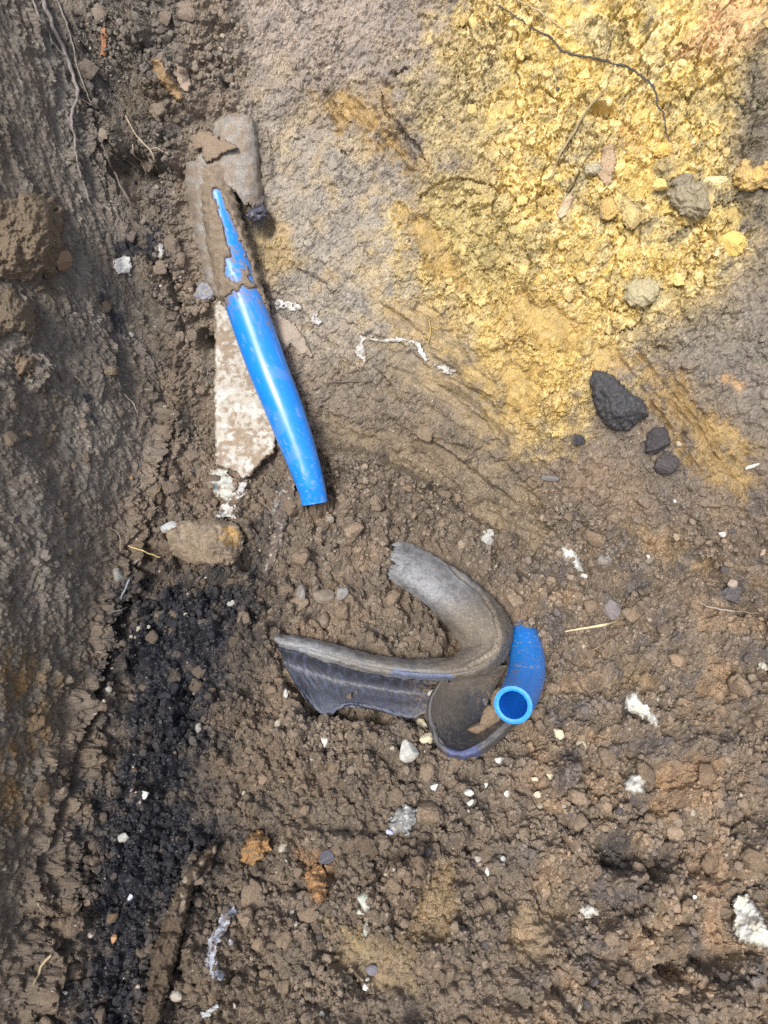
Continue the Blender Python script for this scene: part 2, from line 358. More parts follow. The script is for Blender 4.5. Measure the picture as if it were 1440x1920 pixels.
# ------------------------------------------------------------------ soil colours (albedo)
def C(*a): return np.array(a, np.float32)
BROWN, DARKB, GREYB, LIGHTG = C(.185, .145, .111), C(.12, .090, .068), C(.20, .168, .135), C(.30, .25, .20)
YCLAY, YPALE, OLIVE, GOLD, RUSTY = C(.63, .455, .15), C(.75, .60, .31), C(.36, .30, .17), C(.37, .23, .07), C(.40, .22, .10)
BLK, PURP, WALLC, WALLO = C(.021, .022, .030), C(.105, .09, .092), C(.135, .114, .096), C(.10, .076, .05)
A = np.empty(U.shape + (3,), np.float32); A[:] = BROWN
def mixc(m, c): A[:] = A + (c - A) * np.clip(m, 0, 1)[..., None]
n1 = fbm(S * 9, T * 9, 81, 4); n2 = fbm(S * 30, T * 30, 82, 4); n3 = fbm(S * 90, T * 90, 83, 3)
mixc(0.55 * ss(0.0, 0.5, n1) , C(.25, .175, .115)); mixc(0.5 * ss(0.05, 0.5, -n1 + 0.3 * n2), C(.16, .115, .08))
mixc(0.6 * ss(600, 420, U) * ss(900, 1050, V) * (1 - left_wall), C(.115, .087, .064))  # left floor painted darker: shade put into the albedo
mixc(0.4 * ss(1300, 1500, V) * ss(1000, 760, U) * (1 - left_wall), C(.13, .10, .075))  # lower left floor darkened as well, more shade in the albedo
mixc(bank_m * .5 * ss(900, 600, V) * ss(250, 480, U + 60 * n2), C(.30, .25, .20))
mixc(0.75 * m_grey, C(.33, .285, .235)); mixc(0.35 * m_grey * ss(0, .4, n2), C(.36, .26, .14))
up_l = pmask([(400, -120), (700, -120), (880, 60), (760, 170), (560, 180), (460, 190), (400, 120)], 110, 70, 15); mixc(.7 * m_tl * ss(-.2, .3, n2), C(.175, .138, .108)); mixc(.45 * m_tl * ss(.1, .4, -n2 + .4 * n3), C(.11, .09, .075))
mixc(.5 * up_l * (1 - m_tl), C(.36, .295, .255))
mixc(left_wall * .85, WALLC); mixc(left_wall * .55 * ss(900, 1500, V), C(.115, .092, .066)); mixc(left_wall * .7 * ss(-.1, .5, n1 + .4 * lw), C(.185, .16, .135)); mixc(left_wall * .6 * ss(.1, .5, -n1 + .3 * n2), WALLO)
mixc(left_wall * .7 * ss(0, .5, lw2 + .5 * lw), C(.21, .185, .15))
mixc(.8 * pmask([(-20, 1220), (60, 1200), (110, 1300), (90, 1500), (-20, 1560)], 40, 30) * ss(-.2, .4, n2 + lw), C(.20, .12, .045))
mixc(.7 * pmask([(90, 20), (160, 60), (200, 200), (170, 230), (120, 120)], 25, 20), C(.085, .075, .07))
# yellow clay, its pale crumbs, olive and grey lumps
mixc(m_yel * .92, YCLAY); mixc(m_yel * .75 * ss(-.05, .35, n2 + .25 * n1), OLIVE); mixc(m_yel * .6 * ss(.05, .4, n3 + .4 * tint), YPALE)
mixc(m_yel * .45 * ss(.15, .45, -n2 + .3 * n3), C(.62, .41, .12)); mixc(m_yel * .5 * ss(.1, .6, pl), YPALE); mixc(m_yel * .55 * ss(-.1, -.6, pl), C(.34, .285, .165))
mixc(.35 * pmask([(480, 120), (800, 60), (900, 330), (960, 700), (860, 760), (640, 640), (560, 420)], 120, 60) * ss(-.15, .4, n2 + .3 * n1) * (1 - m_yel), C(.40, .32, .17))
mixc(.75 * pmask([(770, 360), (900, 340), (960, 420), (950, 560), (860, 540)], 50, 40), C(.40, .32, .15))
mixc(.6 * pmask([(760, 150), (900, 90), (930, 300), (800, 330)], 50, 40), C(.33, .27, .17))
mixc(.85 * pmask([(1200, 330), (1330, 300), (1360, 420), (1260, 470), (1190, 430)], 30, 30, 10) * ss(-.25, .2, n2), C(.24, .205, .135))
mixc(.8 * pmask([(1190, 520), (1240, 520), (1250, 570), (1200, 585)], 10, 8), C(.34, .29, .17))
mixc(.85 * pmask([(1395, 100), (1450, 20), (1460, 470), (1395, 420), (1375, 280)], 30, 30, 10), C(.135, .115, .09))
mixc(.8 * pmask([(1340, 560), (1460, 400), (1460, 860), (1330, 760), (1280, 700), (1200, 640)], 60, 40, 10), C(.20, .17, .14))
mixc(.6 * pmask([(1340, 560), (1460, 500), (1460, 860), (1330, 760)], 60, 40, 10) * ss(.0, .4, n2), C(.15, .13, .12))
mixc(.7 * pmask([(1320, 10), (1440, -30), (1420, 70), (1370, 110), (1280, 100)], 30, 25), C(.56, .36, .20))
mixc(.7 * pmask([(1160, 230), (1240, 220), (1260, 290), (1170, 280)], 30, 20) * ss(-.2, .3, n2), C(.58, .38, .13))
mixc(.6 * pmask([(990, 300), (1110, 270), (1090, 350), (1050, 420), (1030, 360)], 25, 20) * ss(-.3, .3, n2), C(.33, .28, .18))
# scraped, smeared faces
mixc(scr * .55 * (1 - np.clip(scr_gold, 0, 1)), C(.225, .175, .12)); mixc(np.clip(scr_gold, 0, 1) * .9, GOLD)
mixc(np.clip(scr_gold, 0, 1) * .4 * m_yel * ss(-.2, .6, n2), C(.52, .34, .10)); mixc(.35 * scr * ss(.05, .8, -scr_st + .5 * n3), C(.175, .13, .08)); mixc(.25 * scr * ss(.2, .9, scr_st), C(.36, .29, .19)); mixc(.45 * scr * ss(.05, .45, n2 - .3 * n1), C(.25, .20, .13))
mixc(.45 * pmask([(900, 560), (1020, 560), (1110, 640), (1060, 780), (980, 820), (900, 700)], 50, 50), C(.47, .32, .11)); mixc(.4 * pmask([(700, 560), (880, 560), (1000, 760), (960, 860), (820, 720)], 50, 40) * ss(-.2, .3, n2), C(.36, .27, .13)); mixc(.45 * pmask([(1190, 660), (1290, 700), (1440, 860), (1440, 960), (1330, 900)], 40, 30) * ss(-.3, .3, n2), C(.33, .23, .10))
mixc(.75 * pmask([(470, 430), (540, 440), (570, 490), (520, 520), (470, 490)], 22, 16) , C(.36, .26, .12))
mixc(.35 * pmask([(600, 680), (760, 690), (900, 820), (1000, 930), (830, 940), (650, 820)], 60, 30), C(.185, .145, .10))
# right-hand floor: rusty crumbs, purple-grey lumps
rf = ss(980, 1100, V + .2 * (U - 900)) * ss(900, 1050, U)
mixc(rf * .45, C(.235, .178, .128))
mixc(rf * .38 * ss(.08, .45, n2 + .5 * n1), C(.32, .215, .13)); mixc(rf * .6 * ss(.12, .45, -n2 + .4 * n3 + .2 * tint), PURP)
for b, c in (([(1240, 1430), (1330, 1440), (1330, 1520), (1220, 1540)], C(.34, .22, .13)), ([(1270, 1600), (1340, 1560), (1360, 1780), (1300, 1740)], C(.33, .22, .14)), ([(1330, 1230), (1400, 1240), (1390, 1300), (1310, 1300)], C(.31, .21, .13)),
             ([(1365, 710), (1395, 725), (1390, 745)], C(.50, .30, .13)), ([(380, 1320), (520, 1310), (540, 1440), (430, 1530), (380, 1440)], C(.17, .125, .09)), ([(560, 1600), (620, 1600), (620, 1690), (580, 1680)], C(.25, .15, .08)),
             ([(640, 1740), (690, 1740), (690, 1800), (650, 1790)], C(.27, .205, .115)), ([(740, 1770), (770, 1790), (760, 1840), (735, 1820)], C(.30, .225, .14)), ([(300, 960), (310, 890), (290, 800), (330, 740)], C(.12, .09, .065))):
    mixc(.75 * pmask(b, 14, 14, 5), c)
mixc(.85 * pmask([(1120, 1560), (1180, 1570), (1190, 1640), (1130, 1640)], 12, 12, 6), C(.06, .055, .055))  # shade of the hollow painted into the soil colour
mixc(.55 * pmask([(1220, 800), (1300, 800), (1310, 900), (1240, 920), (1200, 860)], 22, 20, 10) * ss(-.2, .2, n3), C(.10, .09, .088))
# black tarry soil with brown crumbs left on top of it
mixc(.72 * m_blk, C(.062, .054, .05)); mixc(.5 * pmask([(190, 1090), (500, 1060), (520, 1180), (470, 1300), (440, 1440), (460, 1560), (400, 1650), (340, 1760), (290, 1960), (110, 1960), (140, 1700), (140, 1560), (190, 1400), (170, 1280)], 60, 50), C(.09, .076, .064))
bk = m_blk * ss(.34, -.06, n2 * .8 + .45 * n3 + .42 * tint - .24)
mixc(bk * .93, BLK)
mixc(.5 * pmask([(500, 900), (540, 900), (530, 1010), (480, 1100), (440, 1120), (490, 1000)], 12, 8) * ss(-.2, .2, n3), C(.05, .05, .055))
for P in ([(200, 540), (240, 590), (250, 640), (225, 620), (190, 560)], [(150, 730), (185, 740), (180, 760)], [(180, 780), (195, 780), (190, 800)], [(222, 450), (260, 440), (262, 480), (230, 480)], [(275, 430), (300, 430), (300, 500), (280, 480)]):
    mixc(.9 * pmask(P, 6, 10, 8), BLK)
for P in ([(510, 930), (528, 925), (520, 965), (508, 990)], [(540, 1010), (500, 1060), (512, 1040), (514, 1000)], [(1180, 1010), (1130, 1040), (1120, 1080)]):
    mixc(.5 * pmask(P, 5, 6, 8) * ss(-.1, .2, n3), C(.42, .42, .42))
# every crumb a little different, grains of mineral
val = 1 + 0.28 * tint + 0.20 * n3 + 0.18 * n2
A *= np.clip(val, .45, 1.7)[..., None]
A[..., 0] *= 1 + 0.06 * n2; A[..., 2] *= 1 - 0.07 * n2
g = rng.random(U.shape, dtype=np.float32)
A[g > 0.9975] = A[g > 0.9975] * .3 + C(.5, .47, .42) * .7
A *= (0.9 + 0.2 * rng.random(U.shape, dtype=np.float32))[..., None]
A *= C(.98, 1.01, 1.03)
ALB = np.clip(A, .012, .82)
GLOSS = 0.86 - 0.22 * ss(-.1, .5, n1 - .4 * n2) * (1 - m_yel) - 0.32 * np.clip(scr, 0, 1) * (0.4 + 0.6 * np.clip(scr_gold, 0, 1)) - 0.40 * bk
inpic = (U > 0) & (U < 1440) & (V > 0) & (V < 1920)
H = H - H[inpic].mean()
# the torn sleeve has pressed itself a bed; the hollow below the pipe end
H = H - 0.024 * pmask([(515, 1205), (700, 1240), (860, 1270), (960, 1250), (970, 1340), (900, 1410), (830, 1400), (800, 1352), (600, 1350), (535, 1280)], 14, 5) - 0.014 * pmask([(830, 1285), (930, 1275), (950, 1345), (890, 1390), (830, 1370)], 10, 3)
H = H - 0.010 * pmask([(740, 1010), (870, 1060), (960, 1150), (960, 1230), (850, 1240), (840, 1190), (730, 1090)], 10, 5)
# outside the picture the detail fades: the grid there is coarse
coarse = np.maximum(np.gradient(gx)[None], np.gradient(gy)[:, None]) / 0.00122
fade = ss(9, 1.6, coarse)
H = H * fade + (1 - fade) * 0.004
PT = np.stack([X, Y, Z], -1) + N0 * H[..., None]
PT = PT.astype(np.float32)

# ------------------------------------------------------------------ helpers that make objects
def setp(o, label=None, cat=None, group=None, kind=None):
    if label: o['label'] = label
    if cat: o['category'] = cat
    if group: o['group'] = group
    if kind: o['kind'] = kind
    return o
def empty(name, loc, **k):
    o = bpy.data.objects.new(name, None); col.objects.link(o); o.location = loc; o.empty_display_size = .02
    return setp(o, **k)
def raw_mesh(name, verts, quads=None, tris=None, colr=None, smooth=True):
    me = bpy.data.meshes.new(name)
    nq = 0 if quads is None else len(quads); nt = 0 if tris is None else len(tris)
    me.vertices.add(len(verts)); me.vertices.foreach_set("co", np.asarray(verts, np.float32).ravel())
    idx = np.concatenate([a.ravel() for a in ((quads if nq else np.zeros((0, 4), int)), (tris if nt else np.zeros((0, 3), int)))]).astype(np.int32)
    me.loops.add(len(idx)); me.loops.foreach_set("vertex_index", idx)
    st = np.concatenate([np.arange(nq) * 4, nq * 4 + np.arange(nt) * 3]).astype(np.int32)
    me.polygons.add(nq + nt); me.polygons.foreach_set("loop_start", st)
    me.polygons.foreach_set("use_smooth", np.full(nq + nt, smooth))
    me.update(calc_edges=True); me.validate()
    if colr is not None:
        at = me.color_attributes.new("Col", 'FLOAT_COLOR', 'POINT')
        at.data.foreach_set("color", np.asarray(colr, np.float32).ravel())
    return me
def obj(name, verts, quads=None, tris=None, colr=None, mat=None, parent=None, loc=None, smooth=True, **k):
    verts = np.asarray(verts, np.float64)
    if parent is not None: off = np.array(parent.location)
    else: off = np.asarray(loc, float) if loc is not None else np.array([verts[:, 0].mean(), verts[:, 1].mean(), verts[:, 2].min()])
    me = raw_mesh(name, verts - off, quads, tris, colr, smooth)
    if mat: me.materials.append(mat)
    o = bpy.data.objects.new(name, me); col.objects.link(o)
    if parent is not None: o.parent = parent
    else: o.location = off
    return setp(o, **k)

def make_mat(name, nscale=700, nstr=0.22, bump_=0.5, bscale=900, spec=0.25, dist=0.0006, objcol=False, coat=0.0):
    m = bpy.data.materials.new(name); m.use_nodes = True
    n, l = m.node_tree.nodes, m.node_tree.links
    b = n['Principled BSDF']
    tc = n.new("ShaderNodeNewGeometry")
    if objcol:
        oi = n.new("ShaderNodeObjectInfo"); csrc, asrc = oi.outputs['Color'], None
        tcx = n.new("ShaderNodeTexCoord"); vec = tcx.outputs['Object']
    else:
        at = n.new("ShaderNodeAttribute"); at.attribute_name = "Col"; csrc, asrc = at.outputs['Color'], at.outputs['Alpha']
        vec = tc.outputs['Position']
    nz = n.new("ShaderNodeTexNoise"); nz.inputs['Scale'].default_value = nscale; nz.inputs['Detail'].default_value = 3; nz.inputs['Roughness'].default_value = .7
    l.new(vec, nz.inputs['Vector'])
    mr = n.new("ShaderNodeMapRange"); mr.inputs[1].default_value = .25; mr.inputs[2].default_value = .75; mr.inputs[3].default_value = 1 - nstr * 1.6; mr.inputs[4].default_value = 1 + nstr * 1.6
    l.new(nz.outputs['Fac'], mr.inputs[0])
    mx = n.new("ShaderNodeVectorMath"); mx.operation = 'SCALE'; l.new(csrc, mx.inputs[0]); l.new(mr.outputs[0], mx.inputs['Scale'])
    l.new(mx.outputs[0], b.inputs['Base Color'])
    if asrc is not None: l.new(asrc, b.inputs['Roughness'])
    else: b.inputs['Roughness'].default_value = .9
    b.inputs['Specular IOR Level'].default_value = spec
    if bump_ > 0:
        n2_ = n.new("ShaderNodeTexNoise"); n2_.inputs['Scale'].default_value = bscale; n2_.inputs['Detail'].default_value = 2
        l.new(vec, n2_.inputs['Vector'])
        bp = n.new("ShaderNodeBump"); bp.inputs['Strength'].default_value = bump_; bp.inputs['Distance'].default_value = dist
        l.new(n2_.outputs['Fac'], bp.inputs['Height']); l.new(bp.outputs[0], b.inputs['Normal'])
    return m
M_SOIL = make_mat("soil", 900, .30, .8, 700, .42, .0009)
M_CLOD = make_mat("clod_soil", 5, .30, .8, 6, .25, .0008, objcol=True)
M_STONE = make_mat("stone", 500, .16, .35, 700, .3, .0005)
M_BLUE = make_mat("blue_plastic", 300, .05, .03, 900, .6, .0001)
M_MUD = make_mat("dried_mud", 900, .28, .6, 800, .25, .0006)
M_SLV = make_mat("black_polythene", 500, .22, .30, 700, .4, .0005)
M_ROOT = make_mat("root_bark", 900, .25, .4, 900, .2, .0004)
M_PALE = make_mat("pale_plaster", 700, .14, .4, 700, .3, .0005)

# ------------------------------------------------------------------ the ground: one relief cut into floor, clay bank and earth wall
def ground_pieces():
    vid = np.arange(NX * NY).reshape(NY, NX)
    q = np.stack([vid[:-1, :-1], vid[:-1, 1:], vid[1:, 1:], vid[1:, :-1]], -1).reshape(-1, 4)
    fz = Z[:-1, :-1]; fx = X[:-1, :-1]; fy = Y[:-1, :-1]
    lwf = left_wall[:-1, :-1] > .5; rest = ~lwf
    bkf = rest & (fz > 0.035 + 0.01 * wob[:-1, :-1]) & (fy > 0.2) & (fx < 2.5)
    cls = np.zeros(lwf.shape, int); cls[lwf] = 1; cls[bkf] = 2
    cls = cls.ravel()
    P = PT.reshape(-1, 3)
    # shared vertex normals so that the pieces join without a seam
    a = P[q[:, 2]] - P[q[:, 0]]; b = P[q[:, 3]] - P[q[:, 1]]
    fn = np.cross(a, b); vn = np.zeros_like(P)
    for k in range(4):
        for c in range(3): vn[:, c] += np.bincount(q[:, k], fn[:, c], len(P))
    vn /= np.linalg.norm(vn, axis=1, keepdims=True) + 1e-12
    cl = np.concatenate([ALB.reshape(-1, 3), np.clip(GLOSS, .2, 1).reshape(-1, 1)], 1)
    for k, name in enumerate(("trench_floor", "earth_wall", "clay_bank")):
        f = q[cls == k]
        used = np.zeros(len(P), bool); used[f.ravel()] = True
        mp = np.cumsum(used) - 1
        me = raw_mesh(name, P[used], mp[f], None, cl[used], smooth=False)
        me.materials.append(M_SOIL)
        o = bpy.data.objects.new(name, me); col.objects.link(o)
        lab = {"trench_floor": "crumbly brown soil floor of the trench with black tarry patch", "earth_wall": "dark streaked earth side wall of the trench with fibrous surface", "clay_bank": "sloping bank of grey brown soil and crumbling yellow clay"}[name]
        setp(o, kind='structure', label=lab)
    return vn.reshape(NY, NX, 3)
VN = ground_pieces()

# look-up: photo point -> point on the finished ground
fu, fv, fz_ = project(PT[..., 0], PT[..., 1], PT[..., 2])
CS = 3.0; LW_, LH_ = 520, 680
ci = np.floor((fu + 60) / CS).astype(int).ravel(); cj = np.floor((fv + 60) / CS).astype(int).ravel()
ok = (ci >= 0) & (ci < LW_) & (cj >= 0) & (cj < LH_); ids = np.nonzero(ok)[0]
order = ids[np.argsort(-fz_.ravel()[ids], kind='stable')]
LUT = np.full((LH_, LW_), -1, np.int64); LUT[cj[order], ci[order]] = order
PF = PT.reshape(-1, 3).astype(np.float64); NF = N0.reshape(-1, 3); AF = ALB.reshape(-1, 3); VNF = VN.reshape(-1, 3)
def gid(u, v):
    i = np.clip(((np.asarray(u) + 60) / CS).astype(int), 0, LW_ - 1); j = np.clip(((np.asarray(v) + 60) / CS).astype(int), 0, LH_ - 1)
    r = LUT[j, i]
    for k in range(1, 7):
        for dj, di in ((0, k), (0, -k), (k, 0), (-k, 0), (k, k), (-k, -k)):
            bad = r < 0
            if not np.any(bad): return r
            r = np.where(bad, LUT[np.clip(j + dj, 0, LH_ - 1), np.clip(i + di, 0, LW_ - 1)], r)
    return np.maximum(r, 0)
def W(u, v, lift=0.0):
    """photo point to the point that stands lift photo-pixels (as length) above the large ground shape, towards the eye"""
    u = np.atleast_1d(np.asarray(u, float)); v = np.atleast_1d(np.asarray(v, float))
    p, t = macro_hit(u, v)
    return CAM + (p - CAM) * (1 - np.asarray(lift) / FPX)[..., None] if np.ndim(lift) else CAM + (p - CAM) * (1 - lift / FPX)
def Gp(u, v): return PF[gid(u, v)]
def scl(p): return float((np.asarray(p) - CAM) @ FWD) / FPX      # metres per photo pixel there

def crom(P, n):
    """Catmull-Rom through the rows of P, n samples"""
    P = np.asarray(P, float); Q = np.vstack([2 * P[0] - P[1], P, 2 * P[-1] - P[-2]])
    t = np.linspace(0, len(P) - 1 - 1e-9, n); i = t.astype(int); f = (t - i)[:, None]
    a, b, c, d = Q[i], Q[i + 1], Q[i + 2], Q[i + 3]
    return 0.5 * (2 * b + (c - a) * f + (2 * a - 5 * b + 4 * c - d) * f ** 2 + (3 * b - a - 3 * c + d) * f ** 3)
def grid_quads(nr, nc, wrap=False):
    i = np.arange(nr * nc).reshape(nr, nc)
    if wrap: i = np.concatenate([i, i[:, :1]], 1)
    return np.stack([i[:-1, :-1], i[:-1, 1:], i[1:, 1:], i[1:, :-1]], -1).reshape(-1, 4)
def frames(P):
    t = np.gradient(P, axis=0); t /= np.linalg.norm(t, axis=1, keepdims=True) + 1e-12
    n = np.cross(t[0], [0.3, 0.1, 1]); n /= np.linalg.norm(n); Ns = [n]
    for k in range(1, len(P)):
        n = Ns[-1] - t[k] * (Ns[-1] @ t[k]); Ns.append(n / np.linalg.norm(n))
    Ns = np.array(Ns); return t, Ns, np.cross(t, Ns)
def tube(P, r, sides=12, cap=True, ex=None):
    """rings of a tube round the path P; returns verts [n, sides, 3] and the ring directions"""
    t, n, b = frames(P); a = np.linspace(0, 2 * np.pi, sides, endpoint=False)
    d = n[:, None] * np.cos(a)[None, :, None] + b[:, None] * np.sin(a)[None, :, None]
    return P[:, None] + d * np.asarray(r).reshape(-1, 1, 1), d
def vcol(c, n, rough=.9):
    o = np.empty((n, 4), np.float32); o[:, :3] = c; o[:, 3] = rough; return o
def n3d(P, s, seed=0):
    return (perlin(P[:, 0] * s + P[:, 2] * s * .7, P[:, 1] * s - P[:, 2] * s * .5, seed) + perlin(P[:, 2] * s + 7.3, P[:, 0] * s * .6 - P[:, 1] * s * .8, seed + 5)) * .6

# ------------------------------------------------------------------ generators for stones, flakes, roots and sheets
def ico(sub):
    t = (1 + 5 ** .5) / 2
    v = np.array([(-1, t, 0), (1, t, 0), (-1, -t, 0), (1, -t, 0), (0, -1, t), (0, 1, t), (0, -1, -t), (0, 1, -t), (t, 0, -1), (t, 0, 1), (-t, 0, -1), (-t, 0, 1)], float)
    f = np.array([(0, 11, 5), (0, 5, 1), (0, 1, 7), (0, 7, 10), (0, 10, 11), (1, 5, 9), (5, 11, 4), (11, 10, 2), (10, 7, 6), (7, 1, 8), (3, 9, 4), (3, 4, 2), (3, 2, 6), (3, 6, 8), (3, 8, 9), (4, 9, 5), (2, 4, 11), (6, 2, 10), (8, 6, 7), (9, 8, 1)])
    v /= np.linalg.norm(v, axis=1)[:, None]
    for _ in range(sub):
        m = {}; vl = list(v); nf = []
        def mid(a, b):
            k = (min(a, b), max(a, b))
            if k not in m:
                p = vl[a] + vl[b]; m[k] = len(vl); vl.append(p / np.linalg.norm(p))
            return m[k]
        for a, b, c in f:
            ab, bc, ca = mid(a, b), mid(b, c), mid(c, a); nf += [(a, ab, ca), (b, bc, ab), (c, ca, bc), (ab, bc, ca)]
        v = np.array(vl); f = np.array(nf)
    return v, f
ICO = {k: ico(k) for k in range(5)}
def rock_shape(sub, seed, lump=.22, facets=5, fine=.06):
    v, f = ICO[sub]; r = np.random.default_rng(seed); v = v.copy()
    o = r.random(3) * 40
    d = 1 + lump * n3d(v + o, 1.1, seed) + fine * n3d(v + o, 3.7, seed + 3) + fine * .6 * n3d(v + o, 8.0, seed + 4)
    v = v * d[:, None]
    for _ in range(facets):
        n = r.normal(size=3); n /= np.linalg.norm(n); h = .48 + .32 * r.random()
        k = v @ n - h; v = v - n[None] * np.maximum(k, 0)[:, None] * .85
    return v, f
def basis(i, ang=0.0):
    """axes on the ground at vertex i: x runs along the photo direction ang (degrees, y down), z is the surface normal"""
    p = PF[i]; n = NF[i] * .7 + (CAM - p) / np.linalg.norm(CAM - p) * .3; n /= np.linalg.norm(n)
    right = np.array([1.0, 0, 0]); dn = -UP
    x = right * math.cos(R(ang)) + dn * math.sin(R(ang)); x -= n * (x @ n); x /= np.linalg.norm(x)
    return x, np.cross(n, x), n
def rock(name, u, v, w, h, ang, colr, label, cat='stone', mat=None, deep=.6, sink=.3, seed=0, sub=4, lump=.22, facets=5, fine=.06, rough_=.85, spots=None, group=None, out=None):
    i = int(gid([u], [v])[0]); p = PF[i]; s = scl(p); x, y, n = basis(i, ang)
    vv, f = rock_shape(sub, seed, lump, facets, fine)
    a, b = w * s / 2, h * s / 2; c = deep * min(a, b) * 1.15
    base = p + n * (c * (1 - 1.6 * sink) + .0012)
    Vx = base + vv[:, :1] * a * x + vv[:, 1:2] * b * y + vv[:, 2:] * c * n
    colr = np.asarray(colr, float)
    k = n3d(vv + seed, 2.2, seed + 9) ; k2 = n3d(vv + seed, 7.0, seed + 19)
    cc = colr[None] * (1 + .22 * k + .22 * k2)[:, None]
    if spots is not None:
        sc, amt, fr = spots; m = ss(amt, amt + .25, n3d(vv + seed * 1.7, fr, seed + 33))[:, None]; cc = cc + (np.asarray(sc) - cc) * m
    if out is not None: cc = out(vv, cc)
    dirt = ss(.35, -.35, vv[:, 2] + .55 * n3d(vv + seed, 3.0, seed + 41))[:, None] * .8; cc = cc + (np.array([.19, .15, .112]) - cc) * dirt
    cl = np.concatenate([np.clip(cc, .01, .85), np.full((len(cc), 1), rough_)], 1)
    return obj(name, Vx, None, f, cl, mat or M_STONE, loc=p, label=label, cat=cat, group=group)

def flake(name, P, thick, label, cat, colr, mat=None, step=1.6, fray=2.0, seed=0, edge=5.0, spots=None, lift=0.0, relief=.35, rough_=.85, holes=0.0, group=None, parent=None, paint=None, flat=False, tilt=None, rough_n=.05, kind=None):
    """a thin piece with outline P (photo points) lying on the ground: its own thickness, worn uneven top, turned-down rim"""
    P = np.asarray(P, float); a = P.min(0) - 3; b = P.max(0) + 3
    us = np.arange(a[0], b[0], step); vs_ = np.arange(a[1], b[1], step); uu, vv = np.meshgrid(us, vs_)
    f = 1 / max(7.0, 4.0 * fray)
    fr = fray * (perlin(uu * f, vv * f, seed + 3) * 1.6 + perlin(uu * f * 2.7, vv * f * 2.7, seed + 4))
    sd = poly_sd(uu, vv, P) + fr
    if holes: sd = np.minimum(sd, (perlin(uu / 6, vv / 6, seed + 8) + .62 - holes) * 12)
    if flat:
        g, _ = macro_hit(uu.ravel(), vv.ravel())
    else:
        g = PF[gid(uu.ravel(), vv.ravel())]
        ray_, t_ = macro_hit(uu.ravel(), vv.ravel()); h_ = np.sum((g - ray_) * (CAM - ray_) / np.linalg.norm(CAM - ray_, axis=1)[:, None], 1).reshape(uu.shape)
        k = 5; hp = np.pad(h_, k, mode='edge'); h_ = sum(hp[j:j + h_.shape[0], i:i + h_.shape[1]] for i in range(0, 2 * k + 1, 2) for j in range(0, 2 * k + 1, 2)) / (k + 1) ** 2
        g = ray_ + (CAM - ray_) / np.linalg.norm(CAM - ray_, axis=1)[:, None] * h_.ravel()[:, None]
    g = g.reshape(uu.shape + (3,)); e = (CAM - g); e /= np.linalg.norm(e, axis=-1, keepdims=True)
    top = np.clip(sd / edge, 0, 1) ** .5
    nz = perlin(uu / 17, vv / 17, seed + 5) * .7 + perlin(uu / 7, vv / 7, seed + 6) * .35 + rough_n * perlin(uu / 3.2, vv / 3.2, seed + 7) - .55 * np.abs(perlin(uu / 22, vv / 22, seed + 17)) + .1
    th = thick * .00063
    lf = lift * .00063
    if tilt is not None: lf = (lift + (uu - P[:, 0].mean()) * tilt[0] + (vv - P[:, 1].mean()) * tilt[1]) * .00063
    hgt = lf + th * (.25 + .75 * top) * (1 + relief * nz)
    T_ = g + e * np.broadcast_to(hgt, uu.shape)[..., None]; B_ = g + e * np.broadcast_to(lf - th * .6 - (0.0 if lift else .004), uu.shape)[..., None]
    ins = sd > 0
    cell = ins[:-1, :-1] | ins[1:, :-1] | ins[:-1, 1:] | ins[1:, 1:]
    # pull the outermost points back onto the outline so that the rim is not stepped
    gyd, gxd = np.gradient(sd - fr * .8, step); gl = gxd ** 2 + gyd ** 2 + 1e-6
    outp = (~ins)
    mv = np.where(outp, np.clip(-sd, 0, step * .9), 0)
    du = mv * gxd / np.sqrt(gl); dv = mv * gyd / np.sqrt(gl)
    sx = np.zeros(uu.shape + (3,)); sx[:, :-1] = T_[:, 1:] - T_[:, :-1]; sx[:, -1] = sx[:, -2]
    sy = np.zeros_like(sx); sy[:-1] = T_[1:] - T_[:-1]; sy[-1] = sy[-2]
    sh = sx * (du / step)[..., None] + sy * (dv / step)[..., None]
    T_ = T_ + sh; B_ = B_ + sh
    nr, nc = uu.shape; q = grid_quads(nr, nc)[cell.ravel()]
    # normal towards the eye: photo v runs down, so reverse
    qt = q[:, ::-1]; qb = q + nr * nc
    ed = {}
    for a_, b_, c_, d_ in qt:
        for x_, y_ in ((a_, b_), (b_, c_), (c_, d_), (d_, a_)): ed[(x_, y_)] = 1
    side = np.array([(y_, x_, x_ + nr * nc, y_ + nr * nc) for (x_, y_) in ed if (y_, x_) not in ed])
    Q = np.concatenate([qt, qb, side]) if len(side) else np.concatenate([qt, qb])
    V_ = np.concatenate([T_.reshape(-1, 3), B_.reshape(-1, 3)])
    base = np.asarray(colr, float)[None] * (1 + .10 * nz.ravel() + .05 * perlin(uu / 3, vv / 3, seed + 12).ravel())[:, None]
    if spots is not None:
        for (sc, thr, fq) in spots:
            m = ss(thr, thr + .22, (perlin(uu / fq, vv / fq, seed + 21) + .6 * perlin(uu / fq * 2.6, vv / fq * 2.6, seed + 22)).ravel())[:, None]; base = base + (np.asarray(sc) - base) * m
    if paint is not None: base = paint(uu.ravel(), vv.ravel(), base)
    if mat is M_PALE and thick < 30: rimd = ss(.95, .25, top + .55 * perlin(uu / 8, vv / 8, seed + 30) - .1).ravel()[:, None] * .75; base = base + (np.array([.21, .17, .128]) - base) * rimd
    cl = vcol(np.clip(base, .01, .86), len(base), rough_); cl = np.concatenate([cl, cl])
    used = np.unique(Q); mp = np.full(len(V_), -1); mp[used] = np.arange(len(used))
    return obj(name, V_[used], mp[Q], None, cl[used], mat or M_PALE, parent=parent, label=label, cat=cat, group=group, kind=kind)

